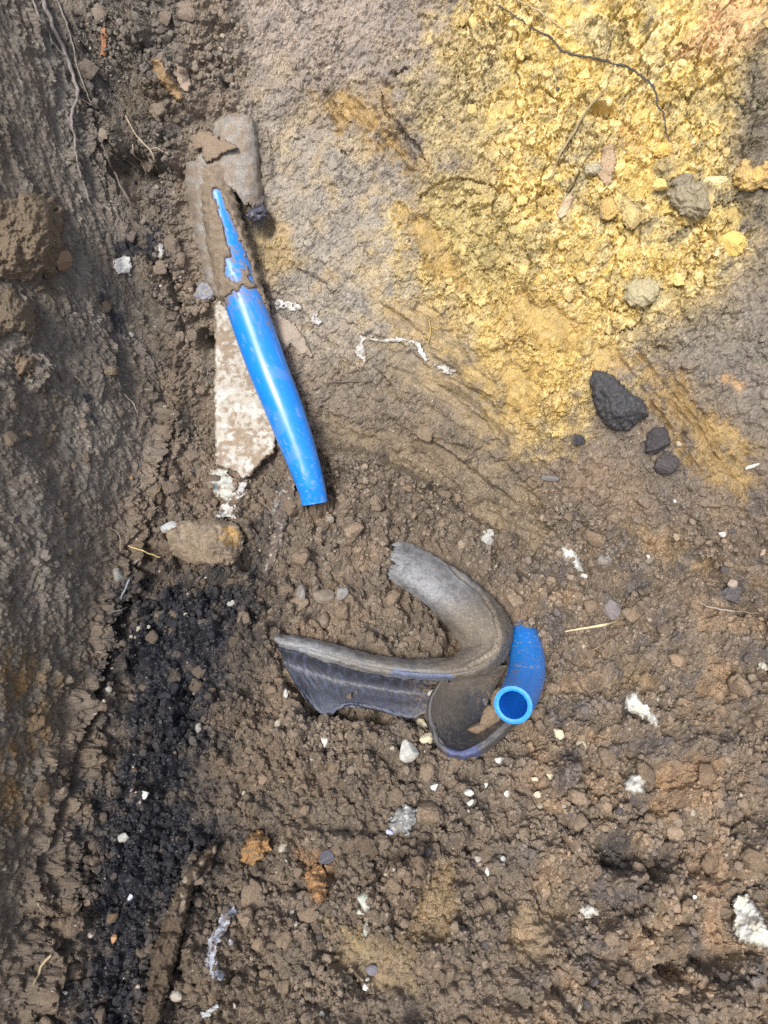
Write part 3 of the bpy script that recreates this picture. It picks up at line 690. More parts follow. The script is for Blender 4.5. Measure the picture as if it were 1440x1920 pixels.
def lump(name, P, thick, colr, label, cat, seed, edge, spots=None, fray=3.0, relief=.38, rough_n=.11):
    """a clod with a traced outline: domed, broken surface, standing on the ground"""
    return flake(name, P, thick, label, cat, colr, M_MUD, 1.5, fray, seed, edge, spots, 0, relief, .93, rough_n=rough_n)

def strand(name, pts, rad, label, cat, colr, n=None, seed=0, lift=2.0, jit=1.2, sides=7, mat=None, hug=True, group=None, parent=None, branches=(), rough_=.85):
    """root, straw or fibre along photo points (u, v[, lift]); radii in photo pixels; branches grow out of the same body"""
    VV, QQ, CC = [], [], []; off = 0
    for bi, (pp, rr) in enumerate([(pts, rad)] + list(branches)):
        pp = [tuple(p) + ((lift,) if len(p) == 2 else ()) for p in pp]
        L = sum(math.hypot(pp[i + 1][0] - pp[i][0], pp[i + 1][1] - pp[i][1]) for i in range(len(pp) - 1))
        m = max(8, int(L / 3)); q = crom(pp, m); k = np.arange(m)
        q[:, 0] += jit * 2 * perlin(k / 5.0, k * 0 + 3.3 + bi, seed); q[:, 1] += jit * 2 * perlin(k / 5.0, k * 0 + 9.1 + bi, seed + 1)
        w = W(q[:, 0], q[:, 1])
        if hug:
            g = Gp(q[:, 0], q[:, 1]); e = CAM - w; dist = np.linalg.norm(e, axis=1); e /= dist[:, None]
            hh = np.sum((g - w) * e, 1); hp = np.pad(hh, 3, mode='edge'); hh = np.max([hp[j:j + m] for j in range(7)], 0); hp = np.pad(hh, 3, mode='edge'); hh = np.mean([hp[j:j + m] for j in range(7)], 0)
            P = w + e * (hh + q[:, 2] * .0006)[:, None]
        else: P = W(q[:, 0], q[:, 1], q[:, 2])
        r = np.interp(np.linspace(0, 1, m), np.linspace(0, 1, len(rr)), rr) * (1 + .2 * perlin(k / 4.0, k * 0 + 1.7, seed + 2))
        s = ((P - CAM) @ FWD) / FPX
        T_, d = tube(P, r * s, sides); T_[0] = P[0]; T_[-1] = P[-1]
        VV.append(T_.reshape(-1, 3)); QQ.append(grid_quads(m, sides, True) + off); off += m * sides
        c = np.asarray(colr)[None] * (1 + .25 * perlin(np.repeat(k, sides) / 3.0, np.tile(np.arange(sides), m) * .9, seed + 4))[:, None]; CC.append(c)
    V_ = np.concatenate(VV); cl = vcol(np.clip(np.concatenate(CC), .01, .85), len(V_), rough_)
    return obj(name, V_, np.concatenate(QQ), None, cl, mat or M_ROOT, parent=parent, label=label, cat=cat, group=group)

def sheet(name, rows, thick, colr, parent, mat, nr=60, nc=36, seed=0, rough_=.6, jag=(0, 0, 0, 0), label=None, wrinkle=.0005, paint=None, streak=0.0, across=False, relief=None):
    """a thick skin through a net of control points rows[i][j] = (u, v, lift); jag = raggedness (px) of first row, last row, first column, last column"""
    A_ = np.array(rows, float); a, b, _ = A_.shape
    M = np.stack([crom(A_[:, j], nr) for j in range(b)], 1); M = np.stack([crom(M[i], nc) for i in range(nr)], 0)
    ii = np.linspace(0, 1, nr)[:, None]; jj = np.linspace(0, 1, nc)[None]
    k = np.arange(nc); kr = np.arange(nr)
    dA = M[0] - M[5]; dB = M[-1] - M[-6]; dC = M[:, 0] - M[:, 3]; dD = M[:, -1] - M[:, -4]
    if any(jag):
        rj = lambda x, s_: perlin(x * .23, x * 0 + 5.5, seed + s_) * 1.2 + .6 * perlin(x * .9, x * 0 + 2.5, seed + s_ + 1)
        for (amt, wgt, dirn, x) in ((jag[0], np.clip(1 - ii * 14, 0, 1), dA[None], k[None]), (jag[1], np.clip(ii * 5 - 4, 0, 1), dB[None], k[None]), (jag[2], np.clip(1 - jj * 5, 0, 1), dC[:, None], kr[:, None]), (jag[3], np.clip(jj * 5 - 4, 0, 1), dD[:, None], kr[:, None])):
            if amt:
                ln = np.linalg.norm(dirn[..., :2], axis=-1, keepdims=True) + 1e-6
                M[..., :2] += (dirn / ln)[..., :2] * (wgt * amt * rj(x.astype(float), int(amt * 10)))[..., None]
    P = W(M[..., 0].ravel(), M[..., 1].ravel(), M[..., 2].ravel()).reshape(nr, nc, 3)
    t1 = np.gradient(P, axis=0); t2 = np.gradient(P, axis=1); n = np.cross(t1, t2); n /= np.linalg.norm(n, axis=-1, keepdims=True) + 1e-12
    e = CAM - P; flip = np.sum(n * e, -1).mean() < 0
    if flip: n = -n
    U_ = M[..., 0]; V2 = M[..., 1]
    wr = perlin(U_ / 16, V2 / 16, seed + 1) + .5 * perlin(U_ / 6, V2 / 6, seed + 2) + .25 * perlin(U_ / 2.5, V2 / 2.5, seed + 3)
    if streak: wr = wr * .4 + streak * (perlin(k[None] / nc * 38 + 2 * perlin(ii * 3, jj * 3, seed), ii * 3 + 0 * jj, seed + 6) + .6 * perlin(k[None] / nc * 80 + 0 * ii, ii * 6 + 0 * jj, seed + 7))
    if streak and across: wr = .4 * wr * 0 + .3 * perlin(U_ / 9, V2 / 9, seed) + streak * (perlin(ii * 9 + 3.5 * perlin(ii * 2, jj * 3, seed) + jj * 5, jj * 4 + 0 * ii, seed + 6) + .6 * perlin(ii * 24 + 6 * perlin(ii * 2, jj * 3, seed) + jj * 12, jj * 9 + 0 * ii, seed + 7))
    P = P + n * (wrinkle * wr)[..., None]
    if relief is not None: P = P + n * relief(U_.astype(np.float32), V2.astype(np.float32), ii + 0 * jj, jj + 0 * ii)[..., None]
    th = thick * .00063
    rim = np.minimum(np.minimum(ii / .03, (1 - ii) / .03), np.minimum(jj / .05, (1 - jj) / .05)); rim = np.clip(rim, 0, 1) ** .5
    Tp = P - n * (th * .5 * (1 - rim))[..., None]; Bt = P - n * (th * (.55 + .45 * rim))[..., None]
    q = grid_quads(nr, nc)
    idg = np.arange(nr * nc).reshape(nr, nc); per = np.concatenate([idg[0, :], idg[1:, -1], idg[-1, -2::-1], idg[-2:0:-1, 0]])
    side = np.stack([per, np.roll(per, -1), np.roll(per, -1) + nr * nc, per + nr * nc], -1)
    qt, qb = (q, q[:, ::-1] + nr * nc) if not flip else (q[:, ::-1], q + nr * nc)
    base = np.asarray(colr, float)[None] * (1 + .25 * wr.ravel())[:, None]
    rg = np.full(nr * nc, rough_)
    if paint is not None: base, rg = paint(U_.ravel(), V2.ravel(), (ii + 0 * jj).ravel(), (jj + 0 * ii).ravel(), base, rg, wr.ravel())
    cl = np.concatenate([np.clip(base, .008, .8), rg[:, None]], 1)
    return obj(name, np.concatenate([Tp.reshape(-1, 3), Bt.reshape(-1, 3)]), np.concatenate([qt, qb, side]), None, np.concatenate([cl, cl]), mat, parent=parent, label=label)

# ------------------------------------------------------------------ blue water pipe coming out of the bank
BLUE = np.array([.012, .235, .80]); MUD = np.array([.215, .172, .128])
def pipe_mesh(ctrl, sides=64, rings=150, wall=.12, squash=None):
    """ctrl rows: u, v, lift, half width in photo px"""
    q = crom(ctrl, rings); P = W(q[:, 0], q[:, 1], q[:, 2])
    for _ in range(6): P[1:-1] = (P[:-2] + 2 * P[1:-1] + P[2:]) / 4
    r = q[:, 3] * ((P - CAM) @ FWD) / FPX
    return P, r
def pipe(name, ctrl, label, rings=160, sides=64, wall=.24, mud=None, scuff=None, cutj=1.2, tip=None):
    P, r = pipe_mesh(ctrl, sides, rings)
    root_ = empty(name, P.mean(0), label=label, cat='pipe')
    O, d = tube(P, r, sides)
    # ragged saw cut at the free end (last ring)
    a = np.linspace(0, 2 * np.pi, sides, endpoint=False); t = P[-1] - P[-2]; t /= np.linalg.norm(t)
    if tip is not None: O, P = tip(O, P, r, t, a)
    I = P[:, None] + d * (r * (1 - wall)).reshape(-1, 1, 1)
    if tip is not None: I = P[:, None] + (O - P[:, None]) * (1 - wall)
    nrm = rings * sides
    fu_, fv_, _z = project(O[..., 0].ravel(), O[..., 1].ravel(), O[..., 2].ravel())
    base = np.repeat(BLUE[None], nrm, 0) * (1 + .05 * perlin(fu_ / 20, fv_ / 20, 3))[:, None]; rg = np.full(nrm, .29)
    facing = np.sum(d.reshape(-1, 3) * (CAM - O.reshape(-1, 3)), 1) > 0
    mm = np.zeros(nrm)
    if mud is not None: mm = mud(fu_, fv_, facing)
    if scuff is not None:
        sc = scuff(fu_, fv_, facing)[:, None]; base = base + (np.array([.42, .40, .36]) - base) * sc; rg = rg + .4 * sc[:, 0]
    # thin film of dried mud stains the plastic round the crust
    st = np.clip(mm * 1.2, 0, 1)[:, None]; base = base + (MUD - base) * st; rg = rg + .5 * st[:, 0]
    V_ = np.concatenate([O.reshape(-1, 3), I.reshape(-1, 3)]); q = grid_quads(rings, sides, True)
    i = np.arange(sides); j = (i + 1) % sides; L0 = (rings - 1) * sides
    endq = np.stack([L0 + i, L0 + j, L0 + j + nrm, L0 + i + nrm], -1)
    ib = np.repeat((BLUE * 1.0)[None], nrm, 0)
    cl = np.concatenate([np.concatenate([base, rg[:, None]], 1), vcol(ib, nrm, .4)])
    o = obj("pipe_wall", V_, np.concatenate([q[:, ::-1], q + nrm]), None, cl, M_BLUE, parent=root_)
    # the sawn end is a face of its own with a sharp edge
    E = np.concatenate([O[-1], (P[-1] + (O[-1] - P[-1]) * (1 - wall * .5)) + t * .0006, I[-1]]); 
    eq = np.concatenate([np.stack([k * sides + i, k * sides + j, (k + 1) * sides + j, (k + 1) * sides + i], -1) for k in (0, 1)])
    kk = perlin(np.cos(np.tile(a, 3)) * 6, np.sin(np.tile(a, 3)) * 6, 5)
    ec = np.array([.02, .27, .74])[None] * (1 + .18 * kk)[:, None]
    obj("cut_end", E, eq, None, vcol(ec, len(E), .55), M_BLUE, parent=root_, smooth=False)
    if mud is not None and (mm > .5).sum() > 60:
        h = np.clip(mm - .45, 0, 1) * 2; fm = (h > .02).reshape(rings, sides)
        cell = (fm & np.roll(fm, -1, 1))[:-1] & (fm & np.roll(fm, -1, 1))[1:]
        bumpy = perlin(fu_ / 9, fv_ / 9, 8) + .6 * perlin(fu_ / 3.5, fv_ / 3.5, 9)
        Mv = O.reshape(-1, 3) + d.reshape(-1, 3) * (.0003 + np.clip(h, 0, 1) ** 1.3 * (.0016 + .0026 * np.clip(bumpy + .35, 0, 2)))[:, None]
        qq = q[:, ::-1].reshape(rings - 1, sides, 4)[cell]
        Bv = O.reshape(-1, 3) - d.reshape(-1, 3) * .0005
        allq = np.concatenate([qq, qq[:, ::-1] + nrm]); ed = {}
        for r_ in qq:
            for k in range(4): ed[(r_[k], r_[(k + 1) % 4])] = 1
        side = np.array([(y_, x_, x_ + nrm, y_ + nrm) for (x_, y_) in ed if (y_, x_) not in ed])
        allq = np.concatenate([allq, side.reshape(-1, 4)]).astype(int); VV = np.concatenate([Mv, Bv]); used = np.unique(allq); mp = np.full(len(VV), -1); mp[used] = np.arange(len(used))
        mc = MUD[None] * (1 + .25 * bumpy)[:, None]; mc = vcol(np.clip(mc, .02, .6), nrm, .93); mc = np.concatenate([mc, mc])
        obj("mud_crust", VV[used], mp[allq], None, mc[used], M_MUD, parent=root_)
    return root_
def mud_up(u, v, facing):
    n = perlin(u / 14, v / 22, 41) * 6 + perlin(u / 5, v / 8, 42) * 4 + perlin(u / 2.5, v / 3, 43) * 2
    sd = poly_sd(u, v, [(300, 200), (600, 200), (560, 480), (505, 600), (480, 545), (462, 548), (455, 540), (432, 560), (415, 590), (300, 600)]) + n
    streak = poly_sd(u, v, [(402, 360), (410, 355), (424, 395), (436, 420), (446, 448), (456, 470), (470, 500), (474, 530), (452, 520), (440, 530), (426, 512), (422, 484), (438, 488), (430, 450), (418, 415)]) + n * .5 - 1.5 + 3 * perlin(u / 5, v / 16, 44)
    n2_ = perlin(u / 7, v / 9, 45) + .6 * perlin(u / 3, v / 4, 46)
    patch = np.maximum.reduce([ss(.15, .6, n2_) * 8 * ss(590, 520, v) * (v > 460) - 2, poly_sd(u, v, [(436, 528), (450, 530), (452, 545), (440, 550)]), poly_sd(u, v, [(450, 500), (466, 500), (470, 530), (452, 530)]) + n * .7])
    film = .62 * ss(-46, 0, sd) ** 1.5 * ss(-.2, .6, perlin(u / 6, v / 14, 48) + .5 * perlin(u / 2.5, v / 5, 49)) * (streak < 0)
    m = np.maximum(ss(-3, 10, sd + 2 * perlin(u / 4, v / 4, 50)) * (1 - ss(-7, 1.0, streak)), film); m = np.maximum(m, .7 * ss(-1, 2, patch))
    edge = ss(1.5, .2, np.abs(poly_sd(u, v, [(470, 585), (500, 580), (560, 720), (604, 880), (560, 800)]) - 1)) * ss(.0, .5, perlin(u / 9, v / 9, 47)) * .55
    return np.where(facing | (v < 560), np.maximum(m, edge), .0)
def scuff_up(u, v, facing):
    al = .35 * u + .94 * v; ac = .94 * u - .35 * v
    scr_ = .22 * ss(.48, .66, perlin(al / 45, ac / 1.4, 54)) + .4 * ss(.55, .66, perlin(u / 3.5, v / 3.5, 55)) * ss(-.1, .4, perlin(u / 40, v / 40, 56))
    return scr_ * facing + np.clip(ss(.35, .6, perlin(u / 6, v / 6, 51) * ss(650, 940, v)) * .30 + .12 * ss(.1, .5, perlin(u / 30, v / 40, 52)) * ss(560, 700, v), 0, 1) * facing
def flat_tip(O, P, r, t, a):
    # the last centimetres are pinched a little by the digger bucket
    m = 26; up = (CAM - P[-1]) / np.linalg.norm(CAM - P[-1])
    for k in range(m):
        i = len(P) - m + k; s = .34 * ss(0, 1, k / (m - 1)); rel = O[i] - P[i]; O[i] = O[i] - up[None] * (rel @ up)[:, None] * s
    jag = .0004 * perlin(np.cos(a) * 4, np.sin(a) * 4, 5); O[-1] = O[-1] + t[None] * jag[:, None]
    return O, P
pipe("blue_pipe", [(404, 318, 24, 24), (412, 380, 32, 29), (426, 450, 38, 33.5), (444, 520, 40, 36), (470, 600, 46, 37.5), (502, 690, 54, 37), (532, 765, 68, 35.5), (556, 830, 72, 32.5), (575, 885, 66, 28.5), (586, 922, 52, 25.5), (590, 944, 40, 24)],
     "long blue plastic pipe slanting out of the broken grey sleeve, mud on its top end", mud=mud_up, scuff=scuff_up, tip=flat_tip, wall=.18)
def scuff_low(u, v, facing):
    d, s, al = line_d(u.astype(np.float32), v.astype(np.float32), [(965, 1246), (985, 1250), (1010, 1251), (1022, 1262)])
    m = ss(3, .5, d + 2 * perlin(u / 4, v / 4, 61)) * ss(-.2, .3, perlin(u / 7, v / 7, 62)) * .7
    m = np.maximum(m, .75 * ss(.42, .6, perlin(u / 3.2, v / 3.2, 63)) * ss(1260, 1200, v))
    return np.clip(m, 0, 1)
def mud_low(u, v, facing):
    n = perlin(u / 8, v / 8, 71) * 3 + perlin(u / 3, v / 3, 72) * 2
    m = ss(.1, .4, perlin(u / 5, v / 5, 73)) * ss(-1, 2, poly_sd(u, v, [(958, 1262), (968, 1240), (990, 1237), (978, 1250), (968, 1275), (985, 1285), (962, 1284), (950, 1290)]) + n - 1) * .8
    return m * facing
pipe("blue_pipe", [(980, 1186, -26, 27), (984, 1206, 4, 30), (988, 1236, 34, 33.5), (987, 1262, 66, 35), (981, 1285, 100, 35.5), (972, 1306, 140, 36), (962, 1322, 180, 36)],
     "short curved blue pipe stub beside the torn sleeve, open sawn end facing up", mud=mud_low, scuff=scuff_low, wall=.25, rings=110)

# ------------------------------------------------------------------ broken sleeve round the upper pipe
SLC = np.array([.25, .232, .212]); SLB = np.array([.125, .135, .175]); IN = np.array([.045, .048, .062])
def dusty(u, v, i, j, base, rg, wr):
    m = ss(-.2, .35, perlin(u / 22, v / 22, 91) + .5 * perlin(u / 7, v / 7, 92) + .1)[:, None]
    base = base + (np.array([.235, .185, .14]) - base) * m * .75
    sp = ss(.45, .6, perlin(u / 3.2, v / 3.2, 93))[:, None]; base = base + (np.array([.33, .28, .22]) - base) * sp * .6
    return base, rg + .25 * m[:, 0]
us = empty("broken_sleeve", Gp([430], [300])[0], label="mud covered grey sleeve broken open around the top end of the long blue pipe", cat="pipe sleeve")
sheet("sleeve_top", [[(404, 224, 0), (425, 214, 10), (450, 210, 14), (470, 213, 7), (478, 222, -14)],
                     [(388, 262, 5), (415, 256, 27), (448, 252, 33), (474, 254, 20), (486, 262, -14)],
                     [(364, 300, 11), (402, 298, 37), (440, 300, 44), (478, 304, 28), (493, 312, -14)],
                     [(374, 322, 28), (412, 328, 46), (446, 338, 48), (480, 346, 30), (497, 350, -14)],
                     [(384, 320, 36), (420, 340, 48), (448, 368, 50), (478, 388, 33), (500, 384, -10)]], 9, SLC * 1.05, us, M_SLV, 64, 56, 5, .8, (3, 7, 0, 3), wrinkle=.0012, paint=dusty)
sheet("sleeve_side", [[(350, 300, -6), (356, 300, 20), (368, 302, 40), (380, 312, 50)],
                      [(345, 340, -6), (352, 342, 22), (366, 346, 42), (383, 348, 48)],
                      [(352, 385, -6), (360, 386, 20), (370, 390, 36), (383, 388, 40)],
                      [(360, 430, -6), (367, 432, 16), (375, 434, 27), (384, 432, 30)],
                      [(372, 480, -6), (378, 482, 12), (385, 484, 22), (393, 480, 26)],
                      [(384, 522, -8), (390, 526, 8), (398, 530, 16), (408, 530, 20)],
                      [(402, 556, -10), (406, 560, 4), (411, 562, 10), (417, 562, 12)]], 8, SLC, us, M_SLV, 80, 22, 6, .8, (0, 3, 0, 4), wrinkle=.0012, paint=dusty)
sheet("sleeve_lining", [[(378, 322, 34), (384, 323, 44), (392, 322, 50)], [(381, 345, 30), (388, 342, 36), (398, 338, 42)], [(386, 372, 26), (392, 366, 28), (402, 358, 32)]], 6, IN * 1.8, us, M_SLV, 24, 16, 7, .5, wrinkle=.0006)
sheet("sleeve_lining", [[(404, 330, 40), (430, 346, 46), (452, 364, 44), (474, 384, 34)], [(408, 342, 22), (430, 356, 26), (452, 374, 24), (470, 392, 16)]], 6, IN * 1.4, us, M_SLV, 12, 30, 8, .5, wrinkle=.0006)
flake("sleeve_stub", [(460, 404), (468, 392), (480, 390), (494, 384), (501, 394), (499, 406), (488, 416), (474, 416)], 20, None, None, (.075, .08, .12), M_SLV, 1.2, 1.5, 22, 8, [((.03, .03, .04), .05, 9), ((.2, .17, .14), .4, 7)], lift=26, relief=.5, flat=True, parent=us, rough_n=.15)
flake("soil_flake", [(358, 262), (376, 246), (398, 248), (415, 262), (434, 266), (445, 276), (432, 284), (412, 290), (402, 300), (386, 302), (378, 292), (380, 278), (366, 280)], 11, "flat crust of dry soil lying across the grey sleeve", "soil", (.24, .185, .135), M_MUD, 1.5, 2.2, 33, 6, lift=34, relief=.4, flat=True, tilt=(.42, .36))

# ------------------------------------------------------------------ torn sleeve bent into a hook on the floor
ts = empty("torn_sleeve", Gp([800], [1250])[0], label="torn black plastic sleeve bent like a hook on the trench floor", cat="pipe sleeve")
GREYP = np.array([.155, .158, .166])
SEAM = [(812, 1036), (835, 1050), (860, 1080), (900, 1110), (925, 1150), (936, 1190), (930, 1220), (900, 1240), (880, 1250)]
def hook_relief(u, v, i, j):
    d, s_, a_ = line_d(u + 1.5 * perlin(u / 7, v / 7, 107), v, SEAM)
    r = -.0026 * ss(4.5, .5, d) + .0012 * ss(9, 4, d) * ss(2, 5, d) * (s_ < 0)
    d2, s2, a2 = line_d(u, v, [(560, 1216), (650, 1240), (740, 1256), (830, 1262), (900, 1252)])
    r = r - .0016 * ss(4, .5, d2)
    return r - .0004 * np.abs(perlin(u / 30 + v / 60, v / 14, 108)) * ss(900, 700, u) + .0008 * perlin(u / 5, v / 5, 109) * ss(900, 960, u)
def hook_paint(u, v, i, j, base, rg, wr):
    k = .35 * perlin(u / 34, v / 34, 101) + .35 * perlin(u / 9, v / 9, 102) + .3 * perlin(u / 3, v / 3, 106) + .28
    m = ss(-.15, .45, k)[:, None]; base = base + (np.array([.30, .315, .34]) - base) * m * .75 * ss(1180, 1090, v + .4 * (u - 860))[:, None] + (np.array([.22, .20, .17]) - base) * m * .6 * ss(1090, 1180, v + .4 * (u - 860))[:, None]
    br = ss(1090, 1180, v + .3 * (u - 850))[:, None] * ss(780, 850, u)[:, None]; base = base + (np.array([.155, .13, .10]) - base) * br * .75
    seam, s_, a_ = line_d(u.astype(np.float32), v.astype(np.float32), [(835, 1050), (860, 1080), (900, 1110), (925, 1150), (936, 1190), (930, 1220), (900, 1240)])
    e = ss(7, 1, seam + 2.5 * perlin(u / 4, v / 4, 104))[:, None]; base = base + (np.array([.33, .265, .20]) - base) * e * ss(-.3, .3, perlin(u / 3, v / 3, 105))[:, None] * .8
    sp = ss(.42, .55, perlin(u / 2.6, v / 2.6, 103))[:, None]; base = base + (np.array([.34, .29, .23]) - base) * sp * .55
    bl = ss(-3, 4, poly_sd(u, v, [(735, 1252), (800, 1262), (850, 1262), (850, 1275), (790, 1276), (730, 1268)]))[:, None]; base = base + (np.array([.13, .16, .27]) - base) * bl * .8
    return base, np.clip(rg + .12 * m[:, 0] + .15 * br[:, 0], 0, 1)
#  stations from the ragged free end, round the bend, to the narrow tip; columns from outside of the hook to inside
HK = [[(742, 1012, 0), (739, 1028, 24), (734, 1048, 40), (728, 1068, 34), (722, 1086, 4)],
      [(772, 1016, 4), (776, 1040, 36), (768, 1066, 54), (756, 1086, 42), (742, 1098, 6)],
      [(812, 1036, 6), (816, 1062, 44), (806, 1090, 62), (792, 1112, 48), (778, 1122, 8)],
      [(858, 1062, 6), (856, 1090, 50), (842, 1118, 70), (826, 1140, 54), (812, 1150, 10)],
      [(902, 1096, 8), (892, 1120, 62), (874, 1148, 78), (852, 1168, 56), (836, 1178, 12)],
      [(944, 1134, 10), (928, 1156, 74), (902, 1180, 80), (874, 1194, 48), (850, 1196, 14)],
      [(966, 1180, 14), (944, 1192, 84), (914, 1202, 78), (882, 1208, 46), (860, 1208, 20)],
      [(958, 1226, 30), (936, 1222, 88), (908, 1218, 76), (880, 1218, 50), (862, 1214, 24)],
      [(932, 1256, 52), (914, 1244, 84), (894, 1234, 74), (872, 1228, 56), (856, 1222, 30)],
      [(890, 1274, 56), (880, 1262, 80), (868, 1250, 76), (856, 1238, 60), (844, 1230, 34)],
      [(840, 1278, 54), (836, 1268, 74), (830, 1255, 76), (824, 1243, 60), (818, 1232, 34)],
      [(770, 1276, 52), (768, 1266, 68), (766, 1254, 72), (762, 1243, 58), (758, 1233, 32)],
      [(690, 1264, 46), (690, 1254, 60), (690, 1242, 64), (690, 1231, 52), (690, 1222, 28)],
      [(610, 1242, 42), (612, 1232, 54), (614, 1221, 58), (616, 1211, 46), (618, 1204, 24)],
      [(552, 1222, 38), (554, 1213, 48), (556, 1204, 50), (558, 1196, 40), (560, 1191, 20)],
      [(520, 1214, 34), (517, 1206, 42), (515, 1198, 44), (514, 1191, 36), (516, 1186, 18)]]
HK = [[(u, v, l + (16 if 0 < k < 4 else 6)) for k, (u, v, l) in enumerate(r)] for r in HK]
sheet("outer_skin", HK, 11, GREYP, ts, M_SLV, 200, 60, 17, .62, (6, 1, 1, 0), wrinkle=.0010, paint=hook_paint, relief=hook_relief)
def lin_paint(u, v, i, j, base, rg, wr):
    lo = ss(.55, .95, i)[:, None]; base = base + (np.array([.135, .145, .185]) - base) * lo * .85
    dk = ss(.32, .02, i)[:, None]; base = base * (1 - .45 * dk)  # shade under the lip put into the lining colour along its top
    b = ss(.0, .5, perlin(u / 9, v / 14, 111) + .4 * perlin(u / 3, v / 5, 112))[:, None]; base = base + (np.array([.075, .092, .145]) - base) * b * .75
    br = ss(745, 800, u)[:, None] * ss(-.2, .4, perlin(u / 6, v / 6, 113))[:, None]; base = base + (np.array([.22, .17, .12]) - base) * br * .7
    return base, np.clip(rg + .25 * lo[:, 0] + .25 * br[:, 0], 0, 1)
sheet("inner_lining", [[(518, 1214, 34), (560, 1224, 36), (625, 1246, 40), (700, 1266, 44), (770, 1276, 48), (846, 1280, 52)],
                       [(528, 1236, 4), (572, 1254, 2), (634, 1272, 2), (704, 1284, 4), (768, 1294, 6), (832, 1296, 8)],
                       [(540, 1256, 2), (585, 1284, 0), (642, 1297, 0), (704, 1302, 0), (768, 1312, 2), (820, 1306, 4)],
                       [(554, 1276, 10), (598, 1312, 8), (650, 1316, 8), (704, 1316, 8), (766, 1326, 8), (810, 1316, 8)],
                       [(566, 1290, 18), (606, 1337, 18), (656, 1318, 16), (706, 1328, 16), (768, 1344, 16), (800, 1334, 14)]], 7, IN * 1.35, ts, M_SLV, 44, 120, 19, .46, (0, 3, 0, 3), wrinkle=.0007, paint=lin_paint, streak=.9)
def cup_paint(u, v, i, j, base, rg, wr):
    n_ = perlin(u / 10, v / 10, 124) + .5 * perlin(u / 4, v / 4, 125)
    dusty_ = ss(905, 835, u + 10 * n_) * ss(1400, 1335, v + 8 * n_); top_ = ss(1312, 1276, v + 10 * n_)
    k = np.clip(dusty_ * .85 + top_ * .7, 0, 1)[:, None]; base = base + (np.array([.15, .132, .112]) - base) * k
    b = (ss(.1, .5, perlin(i * 14 + wr * .6 + 2 * n_, j * 5, 121) + .5 * perlin(i * 34 + n_ * 3, j * 8, 122)) * ss(.35, .6, i))[:, None]; base = base + (np.array([.20, .165, .13]) - base) * b * .55
    sd_ = ss(.25, .5, n_ + .1)[:, None] * ss(880, 915, u)[:, None]; base = base + (np.array([.19, .148, .108]) - base) * sd_ * .8
    rim = (ss(.9, .98, i) * ss(.30, .40, j))[:, None]; base = base + (np.array([.14, .135, .135]) - base) * rim
    bl = rim * ss(-3, 4, poly_sd(u, v, [(845, 1398), (890, 1385), (890, 1420), (840, 1420)]))[:, None]; base = base + (np.array([.11, .13, .22]) - base) * bl
    return base, np.clip(rg + .35 * rim[:, 0] + .3 * k[:, 0] + .3 * b[:, 0], 0, 1)
CUP = []
rimp = [(952, 1250, 40), (905, 1258, 44), (858, 1264, 52), (824, 1284, 62), (807, 1322, 70), (811, 1366, 68), (834, 1399, 64), (870, 1409, 62), (908, 1388, 60), (944, 1358, 54), (964, 1336, 46)]
cen = (912, 1326, -30)
for f in (0.0, .3, .55, .78, .92, 1.0):
    CUP.append([(cen[0] + (p[0] - cen[0]) * f, cen[1] + (p[1] - cen[1]) * f, cen[2] + (p[2] - cen[2]) * (f ** 1.7)) for p in rimp])
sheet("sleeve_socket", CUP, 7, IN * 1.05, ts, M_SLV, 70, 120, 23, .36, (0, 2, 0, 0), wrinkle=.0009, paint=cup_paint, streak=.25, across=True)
sheet("socket_lip", [[(810, 1352, 70), (826, 1390, 68), (856, 1407, 68), (884, 1400, 66), (912, 1384, 64), (945, 1356, 58), (962, 1338, 50)],
                     [(806, 1358, 66), (822, 1400, 66), (858, 1418, 66), (892, 1411, 64), (921, 1394, 62), (952, 1365, 56), (966, 1347, 48)],
                     [(805, 1362, 20), (821, 1405, 20), (860, 1424, 20), (897, 1417, 20), (927, 1399, 20), (957, 1371, 18), (969, 1353, 16)]], 6, (.125, .12, .122), ts, M_SLV, 18, 70, 29, .7, (0, 4, 0, 0), wrinkle=.0009,
      paint=lambda u, v, i, j, base, rg, wr: (base + (np.array([.105, .125, .25]) - base) * (ss(-5, 6, poly_sd(u, v, [(835, 1396), (880, 1392), (898, 1385), (905, 1425), (840, 1425)])) * ss(-.5, .1, wr + .3))[:, None], rg))
for k, (u, v, w, h, an) in enumerate(((918, 1345, 56, 36, -35), (938, 1318, 34, 40, 10), (896, 1366, 40, 20, -30))):
    i = rock("soil_clod", u, v, w, h, an, (.20, .15, .105), ("brown soil clod lying in the mouth of the torn sleeve, largest of three", "brown soil clod in the torn sleeve right against the blue stub", "small flat soil clod low in the mouth of the torn sleeve")[k], "clod", M_MUD, .8, .2, 300 + k, 4, .3, 3, .14, .95)
    i.location = Vector(W([u], [v], [(2, 26, 4)[k]])[0])

